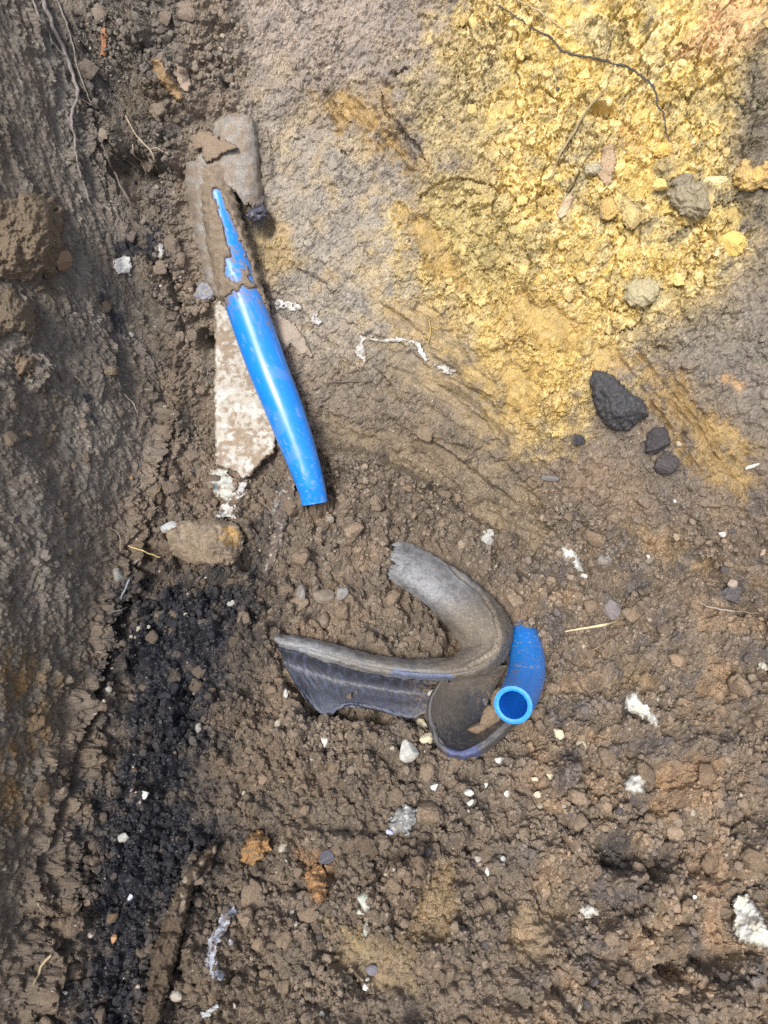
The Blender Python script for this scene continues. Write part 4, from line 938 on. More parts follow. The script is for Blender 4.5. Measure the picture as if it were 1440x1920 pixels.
# ------------------------------------------------------------------ slab behind the pipe, plaster below it
def slab_paint(u, v, base):
    m = ss(-.05, .45, .7 * perlin(u / 11, v / 11, 131) + .45 * perlin(u / 4, v / 4, 132) + .9 * perlin(u / 45, v / 60, 133) + .25 * ss(760, 860, v))[:, None]
    base = base + (np.array([.27, .20, .14]) - base) * m * .85
    w = ss(.1, .5, perlin(u / 26, v / 26, 134) + .15)[:, None]; base = base + (np.array([.66, .66, .64]) - base) * w * .5 * (1 - m)
    t = ss(0, 7, 640 - v + 4 * perlin(u / 6, v / 6, 135))[:, None] * ss(418, 440, u)[:, None]; base = base + (np.array([.25, .20, .13]) - base) * t * .6
    return base
flake("stone_slab", [(403, 570), (412, 563), (432, 578), (452, 640), (474, 700), (500, 770), (514, 795), (519, 820), (516, 848), (498, 860), (470, 892), (455, 900), (440, 884), (404, 872), (401, 740)], 22,
      "pale mottled thin slab standing behind the long blue pipe", "slab", (.47, .44, .385), M_PALE, 1.6, 1.5, 41, 4, None, 10, .09, .9, flat=True, paint=slab_paint, kind='thing')
flake("plaster_piece", [(386, 900), (402, 876), (426, 880), (440, 910), (446, 926), (425, 940), (404, 930)], 10, "broken pale plaster piece against the foot of the slab", "plaster", (.50, .52, .48), M_PALE, 1.4, 2.5, 42, 4, [((.3, .24, .18), .25, 8)])
flake("plaster_flake", [(432, 930), (446, 912), (462, 900), (458, 930), (440, 945), (442, 972), (412, 970), (404, 962), (418, 944)], 6, "thin ragged white flake between the plaster piece and the long rounded stone", "plaster", (.60, .60, .60), M_PALE, 1.3, 4, 43, 3, [((.3, .25, .2), .3, 5)], holes=.05)
flake("soil_flake", [(500, 582), (545, 600), (570, 630), (585, 668), (560, 668), (545, 650), (530, 660), (505, 610)], 9, "pale grey clay flake right of the long blue pipe", "soil", (.34, .28, .225), M_MUD, 1.5, 3, 45, 5)
flake("paper_scrap", [(512, 566), (530, 560), (560, 572), (570, 580), (545, 584), (535, 578), (520, 584)], 5, "white torn scrap on the bank just right of the pipe", "paper scrap", (.62, .62, .62), M_PALE, 1.2, 3, 46, 3, [((.3, .25, .2), .15, 5)], holes=.08)
flake("paper_scrap", [(582, 590), (594, 584), (602, 600), (598, 612), (586, 606)], 5, "small white torn scrap on the grey bank above the pale clay flake", "paper scrap", (.55, .55, .55), M_PALE, 1.2, 3, 47, 3, [((.3, .25, .2), .1, 4)], holes=.05)
flake("paper_strip", [(672, 626), (684, 650), (688, 682), (668, 668), (664, 656), (676, 642), (696, 634), (720, 636), (744, 630), (776, 638), (785, 648), (760, 640), (720, 642), (700, 640)], 4, "long thin torn white strip along the bank with a triangular end", "paper strip", (.56, .55, .52), M_PALE, 1.1, 1.6, 48, 2.5, [((.33, .28, .22), .3, 6)])
flake("plaster_flake", [(776, 642), (788, 642), (800, 670), (806, 676), (796, 678), (784, 660)], 6, "narrow white flake on the bank below the bend of the strip", "plaster", (.66, .68, .68), M_PALE, 1.1, 1.8, 49, 2.5, [((.33, .28, .22), .35, 6)])
flake("plaster_flake", [(812, 682), (830, 684), (858, 696), (846, 702), (822, 694)], 5, "faint white flake at the lower right end of the torn strip", "plaster", (.60, .60, .58), M_PALE, 1.1, 3, 50, 2.5, [((.33, .28, .22), .1, 5)], holes=.1)
flake("plastic_flake", [(362, 548), (378, 528), (400, 532), (410, 548), (400, 560), (384, 562), (368, 560)], 7, "bluish grey flake wedged left of the long pipe above the slab", "flake", (.24, .25, .29), M_SLV, 1.3, 2, 51, 3, [((.22, .18, .14), .15, 10)])

# ------------------------------------------------------------------ single stones
def orange_end(vv, cc):
    m = ss(.25, .6, vv[:, 0] + .25 * n3d(vv, 3, 4) - .5 * vv[:, 1] * 0)[:, None] * ss(-.75, .3, vv[:, 2])[:, None] * ss(.7, .1, vv[:, 1])[:, None]
    cc = cc + (np.array([.42, .25, .09]) - cc) * m
    w = ss(.2, .6, n3d(vv, 2.0, 14) - np.abs(vv[:, 0] - .1))[:, None]; return cc + (np.array([.36, .31, .25]) - cc) * w * .7
def cobble_paint(u, v, base):
    n_ = perlin(u / 12, v / 12, 151) + .5 * perlin(u / 5, v / 5, 152)
    m = ss(4, -14, np.hypot((u - 432), (v - 1008) * 1.1) - 24 + 7 * n_)[:, None]; base = base + (np.array([.43, .27, .10]) - base) * m * .9
    w = ss(.1, .6, n_ + .2)[:, None] * ss(40, 10, np.abs(v - 1000 - .1 * (u - 390)))[:, None]; base = base + (np.array([.36, .31, .245]) - base) * w * .55
    sp = ss(.4, .55, perlin(u / 3, v / 3, 153))[:, None]; return base + (np.array([.09, .07, .05]) - base) * sp * .6
flake("stone", [(310, 996), (336, 976), (400, 970), (442, 980), (458, 1006), (455, 1036), (438, 1058), (398, 1061), (350, 1056), (318, 1036)], 52, "long rounded brown stone with an orange end on the dark floor", "stone", (.235, .185, .135), M_MUD, 1.6, 2, 5, 30, None, 0, .16, .92, rough_n=.10, paint=cobble_paint)
rock("stone", 322, 990, 48, 26, -25, (.46, .47, .48), "pale grey chip on the left end of the long rounded stone", deep=.6, sink=.1, seed=6, facets=6)
lump("stone", [(454, 1590), (468, 1564), (486, 1556), (504, 1566), (508, 1590), (494, 1612), (472, 1622), (450, 1612)], 34, (.33, .195, .09), "round orange brown stone beside the dark decayed board", "stone", 7, 18, [((.21, .14, .08), .1, 10)])
lump("stone", [(574, 1640), (582, 1624), (600, 1618), (612, 1640), (614, 1670), (604, 1694), (590, 1688), (576, 1672)], 22, (.27, .16, .085), "upright orange brown crumbly stone with a pebble at its foot", "stone", 8, 14, [((.38, .22, .11), .1, 9)])
lump("tar_lump", [(1106, 716), (1112, 692), (1122, 694), (1152, 705), (1180, 734), (1206, 752), (1216, 776), (1192, 796), (1176, 808), (1150, 806), (1134, 794), (1116, 768)], 58, (.072, .072, .078), "big pointed black tarry lump stuck at the bottom of the yellow clay", "lump", 9, 34, [((.16, .14, .11), .6, 6)], 2.0, .24, .05)
rock("tar_lump", 1232, 826, 44, 52, 20, (.060, .055, .058), "middle sized black crumbly lump right of the big black one", "lump", M_MUD, .7, .25, 10, 4, .35, 2, .2, .9)
rock("tar_lump", 1250, 868, 40, 44, 60, (.075, .068, .068), "black crumbly lump just below the middle sized black one", "lump", M_MUD, .7, .3, 11, 4, .35, 2, .2, .9)
rock("tar_lump", 1085, 826, 24, 24, 0, (.055, .055, .062), "small black lump below the left foot of the big black lump", "lump", M_MUD, .7, .25, 12, 3, .3, 3, .15, .9)
rock("stone", 1031, 896, 34, 14, 5, (.20, .19, .19), "small dark flat stone at the edge of the scraped ledge", deep=.8, sink=.3, seed=13, sub=3)
rock("stone", 1143, 1138, 38, 54, -20, (.185, .165, .165), "flat purple grey stone just above the pale straw", deep=.55, sink=.25, seed=14, facets=7, fine=.04)
rock("stone", 613, 1606, 40, 24, -10, (.10, .10, .125), "dark slate blue chip beside a crack near the orange stones", deep=.7, sink=.25, seed=15, facets=7, sub=3)
rock("stone", 582, 1714, 16, 26, -10, (.145, .13, .135), "smooth mauve pebble at the foot of the upright orange stone", deep=.8, sink=.2, seed=16, facets=1, sub=3, rough_=.55)
rock("stone", 698, 1820, 24, 22, -30, (.20, .19, .22), "mauve grey pebble above a few white chips near the bottom", deep=.7, sink=.25, seed=17, facets=3, sub=3)
rock("stone", 610, 1120, 46, 34, 15, (.20, .17, .14), "grey brown cobble lying in the crook left of the torn sleeve", deep=.8, sink=.25, seed=18, facets=5, mat=M_MUD)
rock("stone", 606, 1168, 26, 30, 0, (.205, .165, .13), "small round pebble below the cobble in the hook of the sleeve", deep=.9, sink=.2, seed=19, facets=3, sub=3)
rock("stone", 636, 1115, 30, 24, -40, (.24, .235, .225), "small grey angular chip between the cobble and the torn sleeve", deep=.7, sink=.2, seed=20, facets=7, sub=3)
rock("stone", 564, 1115, 24, 30, 20, (.22, .205, .19), "grey pebble left of the cobble near the buried board edge", deep=.8, sink=.25, seed=21, facets=5, sub=3)
rock("stone", 330, 1868, 26, 20, 20, (.42, .38, .34), "pale round pebble right of the lower end of the decayed board", deep=.9, sink=.2, seed=24, facets=2, sub=3, lump=.12)
lump("stone", [(726, 1550), (738, 1520), (760, 1508), (782, 1516), (784, 1536), (766, 1564), (744, 1564)], 26, (.24, .24, .235), "grey stone with a pale lower face among the lumpy clods", "stone", 25, 16, [((.42, .43, .44), .3, 14)])
rock("stone", 730, 1560, 16, 12, 20, (.42, .46, .62), "tiny light blue chip under the grey stone among clods", deep=.8, sink=.2, seed=26, facets=5, sub=2)
rock("stone", 1370, 1113, 56, 40, 0, (.10, .092, .095), "dark lump under pale pebbles at the right edge of the floor", "stone", M_MUD, .8, .3, 27, 4, .35, 3, .2, .9)
rock("stone", 1372, 1095, 22, 18, 10, (.36, .30, .25), "pale pink pebble on the dark lump at the right edge", deep=.9, sink=.0, seed=28, facets=3, sub=3)
lump("clay_lump", [(1372, 330), (1388, 300), (1404, 296), (1412, 316), (1440, 300), (1460, 330), (1440, 352), (1400, 358), (1376, 348)], 30, (.46, .32, .14), "brown and yellow clay lump at the right edge below the dark soil", "clay lump", 29, 14, [((.62, .45, .15), .1, 14)])
lump("clay_lump", [(1252, 362), (1270, 344), (1300, 338), (1326, 352), (1332, 380), (1326, 406), (1304, 412), (1276, 400), (1258, 386)], 30, (.29, .25, .17), "big olive grey lump set in the yellow clay", "clay lump", 30, 18)
lump("clay_lump", [(1168, 560), (1172, 536), (1190, 524), (1220, 520), (1238, 540), (1232, 566), (1208, 578), (1182, 574)], 22, (.40, .35, .22), "round pale grey lump in the yellow clay above the black lump", "clay lump", 31, 14)
rock("clay_lump", 1238, 350, 30, 34, 60, (.66, .50, .20), "bright yellow clay chunk just left of the big olive lump", "clay lump", M_MUD, .7, .2, 32, 4, .25, 6, .19, .95)
rock("clay_lump", 1340, 340, 46, 26, -10, (.68, .57, .33), "pale cream clay chunk upper right of the big olive lump", "clay lump", M_MUD, .6, .25, 33, 4, .3, 5, .19, .95)
rock("clay_lump", 1240, 280, 34, 26, 0, (.62, .42, .13), "yellow clay chunk above the cream one near the forked root end", "clay lump", M_MUD, .6, .25, 34, 4, .3, 5, .19, .95)
rock("clay_lump", 1365, 450, 60, 56, 10, (.66, .47, .15), "broad yellow clay lump below the olive lump over a crack", "clay lump", M_MUD, .5, .3, 35, 4, .25, 4, .19, .95)
rock("clay_lump", 1112, 320, 30, 32, 0, (.36, .32, .22), "small grey lump beside the pale wood shard in the clay", "clay lump", M_MUD, .6, .25, 36, 4, .2, 4, .19, .95)
rock("clay_lump", 1140, 395, 36, 40, 20, (.52, .36, .14), "orange yellow clay chunk under the pale wood shard", "clay lump", M_MUD, .6, .3, 37, 4, .3, 4, .19, .95)
rock("clay_lump", 1187, 405, 40, 50, -10, (.50, .39, .18), "dull yellow clay chunk with a dark split on its left side", "clay lump", M_MUD, .6, .3, 38, 4, .25, 5, .19, .95)
rock("clay_lump", 1280, 345, 40, 36, -10, (.23, .20, .145), "small olive grey lump resting on top of the big olive one", "clay lump", M_MUD, .6, .25, 39, 4, .25, 4, .19, .95)
lump("earth_clod", [(-20, 385), (30, 370), (70, 360), (100, 372), (118, 410), (124, 460), (112, 500), (96, 520), (60, 518), (30, 526), (-20, 520)], 26, (.165, .128, .09), "huge dark brown clod sticking to the top of the left earth wall", "clod", 40, 46, None, 9, .5, .2)
rock("earth_clod", 112, 490, 34, 40, 0, (.24, .165, .11), "light brown clod on the right edge of the huge wall clod", "clod", M_MUD, .6, .25, 41, 4, .35, 3, .16, .95)
lump("earth_clod", [(-20, 545), (24, 540), (44, 570), (66, 580), (74, 610), (62, 634), (34, 628), (-20, 640)], 20, (.15, .118, .085), "second dark clod on the left wall under the huge one", "clod", 42, 36, None, 8, .5, .2)
lump("earth_clod", [(30, 668), (48, 660), (66, 680), (58, 706), (36, 704)], 20, (.18, .135, .095), "small clod on the left wall under the second dark clod", "clod", 43, 20, None, 5, .5, .2)
flake("plaster_flake", [(212, 490), (226, 480), (244, 482), (248, 500), (244, 515), (226, 516), (214, 508)], 7, "roundish white patch of plaster on the upper left wall", "plaster", (.56, .57, .57), M_PALE, 1.2, 2.5, 55, 3, [((.35, .33, .3), .3, 4)])
flake("plaster_flake", [(298, 455), (308, 458), (306, 484), (298, 488), (294, 470)], 6, "narrow white flake right of the round plaster patch", "plaster", (.52, .52, .52), M_PALE, 1.1, 2, 56, 3)
# wood pieces
WOOD = (.29, .195, .105)
flake("wood_chip", [(282, 108), (300, 112), (330, 160), (345, 180), (336, 192), (318, 176), (298, 150), (286, 130)], 13, "brown split wood chip stuck in the bank above the sleeve", "wood", WOOD, M_ROOT, 1.3, 1.2, 61, 4, [((.15, .10, .06), .2, 4)])
flake("wood_chip", [(332, 120), (352, 130), (360, 160), (352, 174), (340, 168), (330, 140)], 9, "greyish wood chip touching the right side of the brown one", "wood", (.33, .26, .20), M_ROOT, 1.3, 1.5, 62, 4)
flake("brick_chip", [(186, 52), (200, 56), (202, 84), (198, 108), (188, 104), (190, 84)], 8, "long orange brick chip near the top left corner", "brick chip", (.38, .19, .11), M_MUD, 1.2, 2, 63, 3)
flake("wood_shard", [(1130, 275), (1152, 268), (1156, 300), (1148, 340), (1136, 350), (1120, 330), (1126, 300)], 10, "striped pale wood shard upright in the yellow clay", "wood", (.42, .31, .20), M_ROOT, 1.2, 1.5, 64, 4, [((.28, .20, .13), .1, 3)])
flake("wood_shard", [(1070, 360), (1076, 372), (1060, 405), (1048, 412), (1044, 400), (1056, 376)], 7, "thin pale wood shard low down in the yellow clay", "wood", (.52, .40, .27), M_ROOT, 1.1, 1.2, 65, 3)
def board_paint(u, v, base):
    s_ = perlin((u * .93 + v * .36) / 5, (v * .93 - u * .36) / 50, 141) + .5 * perlin((u * .93 + v * .36) / 2, (v * .93 - u * .36) / 25, 142)
    base = base * (1 + .35 * s_)[:, None]
    w = ss(.15, .5, perlin(u / 12, v / 20, 143))[:, None] * ss(1760, 1640, v)[:, None]; return base + (np.array([.40, .35, .29]) - base) * w * .7
flake("decayed_board", [(408, 1580), (404, 1600), (384, 1632), (366, 1652), (358, 1690), (344, 1750), (328, 1810), (312, 1870), (296, 1950), (262, 1950), (276, 1870), (284, 1790), (306, 1730), (320, 1692), (340, 1648), (362, 1624), (388, 1590)], 26,
      "long decayed dark board edge running down beside the black tarry soil", "board", (.095, .072, .053), M_ROOT, 1.6, 2, 66, 9, None, 12, .3, .8, paint=board_paint, rough_n=.12)
flake("wood_shard", [(536, 880), (548, 870), (556, 890), (548, 950), (532, 1000), (516, 1050), (500, 1080), (494, 1070), (508, 1020), (524, 950)], 5, "thin dark buried board edge below the lower end of the long pipe", "board", (.15, .12, .10), M_ROOT, 1.5, 2.5, 67, 5, [((.4, .37, .33), .42, 7)])
flake("fibre_strip", [(424, 1692), (444, 1694), (444, 1712), (430, 1734), (420, 1752), (410, 1770), (404, 1790), (408, 1810), (422, 1822), (420, 1838), (400, 1838), (384, 1816), (384, 1800), (390, 1760), (408, 1736), (416, 1712)], 6,
      "bluish white fibrous strip curved like a hook near the bottom left", "fibre strip", (.36, .39, .47), M_PALE, 1.2, 3, 68, 4, [((.17, .15, .14), .3, 9)], relief=.6)
flake("fibre_strip", [(430, 1758), (440, 1766), (440, 1778), (430, 1772)], 4, "tiny bluish white shred beside the hooked fibrous strip", "fibre strip", (.38, .41, .48), M_PALE, 1.0, 2, 69, 2)
flake("fibre_strip", [(376, 1900), (386, 1896), (400, 1884), (412, 1876), (410, 1890), (396, 1904), (380, 1912)], 4, "thin whitish shred at the bottom edge left of centre", "fibre strip", (.42, .45, .48), M_PALE, 1.0, 3, 70, 2, holes=.1)
# white lumps of mortar and chalk
WH = (.64, .65, .61)
for (P, th, lab, sd) in (
    ([(1170, 1330), (1172, 1312), (1184, 1292), (1196, 1300), (1206, 1318), (1230, 1330), (1236, 1366), (1222, 1358), (1204, 1346)], 12, "ragged white mortar patch right of the blue stub", 401),
    ([(1372, 1690), (1384, 1676), (1402, 1676), (1420, 1700), (1436, 1730), (1450, 1750), (1450, 1780), (1420, 1775), (1385, 1765), (1372, 1745), (1376, 1715)], 26, "largest white mortar slab at the right edge near the bottom", 402),
    ([(1050, 1028), (1060, 1020), (1080, 1036), (1092, 1060), (1094, 1072), (1082, 1072), (1066, 1050), (1052, 1044)], 11, "long white mortar lump above the purple grey stone", 403),
    ([(1168, 1468), (1182, 1452), (1208, 1448), (1212, 1464), (1206, 1488), (1186, 1490), (1170, 1480)], 20, "chunky white mortar stone on the right floor beside orange crumbs", 404),
    ([(1083, 1704), (1096, 1694), (1112, 1698), (1124, 1708), (1114, 1720), (1098, 1722)], 16, "cream white mortar stone alone in a brown hollow", 405)):
    flake("mortar_piece", P, th, lab, "mortar", WH, M_PALE, 1.4, 2.2, sd, 7, [((.40, .36, .29), .62, 14), ((.58, .56, .48), .2, 26)], relief=.24)
for k, (u, v, w, h, an, lab) in enumerate((
    (766, 1411, 36, 50, -30, "square ended white mortar chunk below the dark inner lining"), (796, 1388, 32, 26, -15, "cream pebble touching the lip of the torn sleeve"), (790, 1360, 20, 32, -30, "narrow cream chip wedged between lining and sleeve mouth"),
    (808, 1302, 22, 14, -50, "white splinter at the right end of the dark lining"), (760, 1346, 14, 18, 0, "small white pebble right under the tip of the lining"), (605, 1388, 18, 30, -10, "upright white flake among clods below the lining"),
    (534, 1299, 9, 20, -10, "thin white splinter left of the lining on the dark floor"), (910, 1010, 30, 34, 20, "grey white crumbly stone right of the sleeve's ragged end"), (1096, 1082, 16, 12, 0, "pale pebble right below the long mortar lump"),
    (1046, 1378, 20, 26, 0, "pale yellowish pebble below right of the blue stub"), (1088, 1400, 26, 34, 10, "dull yellowish white stone among crumbs below the stub"), (876, 1486, 20, 18, 20, "white pebble, upper of a touching pair below the hook"), (881, 1503, 16, 12, -20, "white oval pebble, lower of the touching pair"),
    (910, 1474, 12, 20, 20, "small white pebble right of the touching pair"), (948, 1490, 12, 14, 0, "round white pebble standing alone right of the pair"), (935, 1424, 18, 16, -10, "white chip high above the lone round pebble"), (815, 1476, 14, 18, 0, "pale chip left of the touching pair of pebbles"),
    (1030, 1455, 18, 44, -20, "long cream chip with a curled lower end"), (1006, 1488, 18, 12, 0, "cream curl of shell left of the long cream chip"), (1000, 1461, 14, 12, 20, "small yellowish pebble left of the long chip's top"),
    (912, 1636, 8, 26, 8, "slender upright white sliver on the lower floor"), (942, 1612, 12, 16, -20, "white chip above right of the slender sliver"), (702, 1597, 12, 12, 0, "round white pebble alone in the middle of the lower floor"), (771, 1606, 12, 9, 10, "square white chip right of the round middle pebble"),
    (735, 1630, 10, 12, -40, "tiny white chip under the square white one"), (681, 1686, 28, 40, -20, "greenish white stone on the lower floor"), (675, 1711, 20, 14, 10, "bluish white chip under the greenish white stone"), (689, 1744, 14, 26, 10, "dull greenish chip under the bluish white one"),
    (504, 1667, 13, 8, 5, "tiny white brick shaped chip near the upright orange stone"), (542, 1712, 20, 30, 0, "faded white stain stone left of the mauve pebble"), (602, 1905, 14, 24, 20, "white chip at the bottom edge below the clods"),
    (688, 1838, 10, 10, 0, "small white pebble directly under the mauve grey pebble"), (684, 1853, 12, 14, -20, "white chip touching the small pebble under the mauve one"), (1212, 1042, 9, 8, 0, "single white dot sized pebble on the right bank foot"),
    (1272, 832, 12, 11, 0, "cream pebble on the black crumbly lumps"), (1265, 941, 8, 8, 0, "tiny white pebble on the bank below the black lumps"), (1408, 875, 30, 10, -20, "white sliver at the right edge of the gold scrape"), (1355, 1000, 14, 16, 0, "small pale grey pebble at the right side above the smear"),
    (1430, 1036, 10, 22, 20, "pinkish white splinter at the far right of the floor"), (1300, 1681, 9, 9, 0, "white dot sized pebble left of the largest mortar slab"), (270, 1490, 18, 20, 0, "pale pebble in the middle of the black tarry patch"), (232, 1570, 26, 22, 30, "flat pale flake at the left side of the black patch"),
    (164, 1690, 18, 18, 20, "pinkish pebble left of the black patch"), (210, 1720, 26, 26, -30, "smooth brown pebble with a point inside the black patch"), (213, 1762, 14, 18, 20, "orange brown chip below the pointed brown pebble"), (244, 1680, 10, 14, 0, "bluish white dot of plaster beside the board"),
    (120, 1860, 12, 6, 20, "white sliver on the pale soil at the bottom left"), (244, 895, 8, 8, 0, "tiny orange grain on the foot of the left wall"), (152, 800, 14, 14, 0, "pinkish brown pebble on the left wall"), (244, 628, 12, 10, 20, "pale oval pebble under the black stain of the wall"),
    (216, 1080, 26, 34, 0, "pale crumbly stone at the foot of the left wall"), (200, 1291, 14, 14, 0, "small pale stone at the foot of the wall above the black patch"), (830, 1290, 8, 8, 0, "white grain on the rim of the sleeve mouth"))):
    base = np.array(WH) * (.72 + .38 * rng.random())
    if 'brown' in lab: base = np.array((.24, .18, .12))
    if 'orange' in lab: base = np.array((.42, .25, .13))
    if 'pink' in lab: base = np.array((.38, .29, .23))
    if 'yellow' in lab or 'cream' in lab: base = np.array((.60, .54, .40))
    if 'bluish' in lab: base = np.array((.52, .58, .70))
    if 'green' in lab: base = np.array((.44, .47, .42))
    if 'crumbly' in lab or 'dull' in lab or 'faded' in lab or 'pale grey' in lab: base = base * .72
    if 'black patch' in lab or 'wall' in lab: base = base * .6
    rock("pebble" if 'pebble' in lab else ("stone_chip" if ('chip' in lab or 'sliver' in lab or 'splinter' in lab) else "stone"), u, v, w, h, an, base, lab, "pebble" if 'pebble' in lab else "stone", M_PALE, .75, .36, 500 + k, 3, .28, 8, .10, .85, ((.36, .31, .24), .42, 3.0))

# ------------------------------------------------------------------ roots and straws
DK = (.060, .055, .060); RB = (.20, .165, .14); PALE_R = (.34, .28, .21)
strand("root", [(928, 8), (960, 25), (990, 48), (1030, 70), (1056, 96), (1100, 106), (1130, 112), (1160, 122), (1180, 126), (1200, 142), (1224, 160), (1232, 190), (1246, 220), (1250, 250), (1262, 270)], [1.0, 1.4, 1.7, 2.0, 2.2, 2.0, 1.7, 1.4, .8], "long dark root running across the top of the yellow clay and bending down", "root", (.085, .075, .075), seed=1, lift=-1.0, jit=1.6)
strand("root", [(1142, 158), (1125, 178), (1100, 208), (1080, 240), (1062, 270), (1045, 300), (1038, 325), (1024, 340)], [1.2, 2.2, 2.6, 2.4, 2.0, 1.0], "pale thin root slanting down left below the long dark root", "root", (.33, .26, .15), seed=2, lift=2.5)
strand("root", [(970, 0), (1005, 18), (1040, 42), (1065, 62)], [1, 1.6, 1.4, .8], "short pale root in the clay above the long dark one", "root", (.40, .33, .20), seed=3, lift=2)
strand("root", [(1225, 30), (1212, 48), (1198, 66)], [.8, 1.6, 1], "short dark rootlet above the bend of the long root", "root", (.12, .10, .08), seed=4, lift=2)
strand("root", [(78, -8), (92, 30), (108, 70), (126, 110), (140, 150), (146, 175), (138, 200), (134, 225), (140, 268), (142, 290), (150, 320), (160, 350), (172, 388)], [4.5, 4.2, 3.6, 3.2, 2.6, 2.2, 2, 1.2], "longest grey root down the left wall, forked near its middle", "root", (.24, .215, .20), seed=5, lift=4, jit=1.4,
       branches=(([(60, 0), (78, 40), (100, 80), (128, 112)], [2.4, 2, 1.4]), ([(146, 176), (160, 190), (178, 200)], [1.8, 1.2, .6])))
strand("root", [(104, -5), (120, 30), (132, 70), (150, 140), (160, 170), (172, 195)], [2, 2, 1.6, 1.2, .8], "thin grey root right beside the longest root", "root", (.22, .20, .18), seed=6, lift=4)
strand("root", [(186, 255), (200, 290), (214, 325), (232, 360), (248, 388), (258, 402)], [1.2, 2, 2.2, 2.2, 1.6], "dark straight root hanging over the hollow beside the sleeve", "root", (.16, .135, .115), seed=7, lift=14)
strand("root", [(234, 215), (248, 240), (262, 262), (282, 282), (288, 300), (294, 318)], [1.2, 1.8, 2, 1.8, 1], "pale branching root over the right side of the hollow", "root", PALE_R, seed=8, lift=12, branches=(([(282, 280), (296, 278), (310, 286)], [1.4, 1.2, .6]), ([(248, 268), (252, 290), (268, 308), (276, 330)], [1.2, 1.2, .6])))
strand("root", [(500, 235), (506, 280), (508, 310), (510, 345)], [.7, 1.1, 1, .5], "hair thin root hanging right of the broken sleeve", "root", (.17, .14, .12), seed=9, lift=3)
strand("root", [(138, 705), (150, 712), (158, 724)], [1.6, 2, 1.2], "short pale stub root in the left wall", "root", PALE_R, seed=10, lift=4)
strand("root", [(232, 738), (246, 752), (252, 764), (258, 776)], [1.6, 1.2, 1, .6], "pale curled rootlet on the left wall below the stains", "root", (.36, .31, .25), seed=11, lift=4)
strand("root", [(240, 1022), (262, 1031), (285, 1040), (302, 1044)], [1.2, 1.6, 1.4, .8], "yellow rootlet between the left wall and the long rounded stone", "root", (.52, .40, .18), seed=12, lift=6)
strand("root", [(208, 990), (222, 1000), (226, 1020), (226, 1034)], [.8, 1.2, 1.2, .7], "pale hooked rootlet at the foot of the left wall", "root", (.30, .25, .19), seed=13, lift=6)
strand("root", [(200, 1152), (222, 1144), (240, 1138)], [.8, 1.2, .8], "faint rootlet sticking out of the wall foot gap", "root", (.30, .26, .21), seed=14, lift=6)
strand("root", [(244, 1085), (236, 1102), (226, 1125)], [2.2, 2, 1], "bluish grey shred in the gap at the wall foot", "root", (.26, .28, .32), seed=15, lift=5)
strand("straw", [(1058, 1184), (1095, 1178), (1130, 1172), (1156, 1165)], [1.2, 2.4, 2.8, 1.4], "straight pale straw lying on the right floor", "straw", (.62, .52, .34), seed=16, lift=9, jit=.3, hug=True)
strand("root", [(1310, 1130), (1340, 1140), (1380, 1146), (1425, 1150)], [1, 1.8, 1.6, .8], "pale twisted root near the dark hollow at the right edge", "root", (.34, .28, .22), seed=17, lift=6)
strand("root", [(1100, 1222), (1130, 1210), (1150, 1196)], [.8, 1.4, .8], "dull brown twig below the pale straw", "root", (.26, .20, .13), seed=18, lift=5)
strand("root", [(806, 600), (806, 625), (802, 650)], [.8, 1.4, .6], "yellow fibre hanging above the narrow white flake", "root", (.46, .34, .14), seed=19, lift=3, branches=(([(806, 612), (818, 616), (828, 612)], [1, .9, .5]), ([(806, 606), (800, 590)], [1, .6])))
strand("root", [(60, 1850), (72, 1826), (84, 1802), (98, 1790)], [1, 2.4, 3, 2], "pale wood like root on the light soil at the bottom left", "root", (.40, .33, .22), seed=20, lift=4)
strand("root", [(600, 718), (640, 716), (680, 715), (700, 714)], [1, 1.8, 1.8, 1], "dark flat root pressed into the scraped bank", "root", (.15, .12, .09), seed=21, lift=1.0)
strand("root", [(70, 1690), (78, 1704), (90, 1712)], [1, 1.4, .8], "pale rootlet on the dark lower left wall", "root", (.33, .28, .21), seed=22, lift=5)

# ------------------------------------------------------------------ loose clods: the largest as things, the crumbs as one mass
KEEP = [[(500, 1180), (800, 1225), (725, 1090), (740, 1000), (870, 1060), (960, 1150), (1030, 1210), (1030, 1330), (960, 1370), (860, 1425), (800, 1350), (600, 1345)],
        [(395, 560), (560, 560), (620, 950), (560, 960), (500, 880), (400, 900)], [(340, 210), (500, 200), (510, 420), (430, 580), (360, 520)], [(310, 970), (465, 970), (465, 1075), (310, 1070)],
        [(1090, 690), (1220, 740), (1200, 830), (1130, 820)]]
fine_core = ((np.abs(coarse) < 1.2) & (U > -40) & (U < 1480) & (V > -40) & (V < 1960))
blocked = np.zeros(U.shape, bool)
for P in KEEP: blocked |= pmask(P, 4) > .5
free = fine_core & ~blocked & (scr < .6)
clod_w = np.where(free, rough ** 2 * (0.25 + floor_m) * (1 - .8 * left_wall) * (1 - .85 * bank_m * (1 - m_yel)) * (1 - .6 * m_yel), 0)
def pick(wt, n):
    c = np.cumsum(wt.ravel().astype(np.float64)); return np.searchsorted(c, rng.random(n) * c[-1])
protos = []
for k in range(12):
    vv, f = rock_shape(3, 900 + k, .42, 4, .17)
    me = raw_mesh("soil_clod", vv, None, f); me.materials.append(M_CLOD); protos.append(me)
def rot_to(n, spin):
    q = Vector(n).to_track_quat('Z', 'Y'); from mathutils import Quaternion
    return q @ Quaternion((0, 0, 1), spin)
taken = []
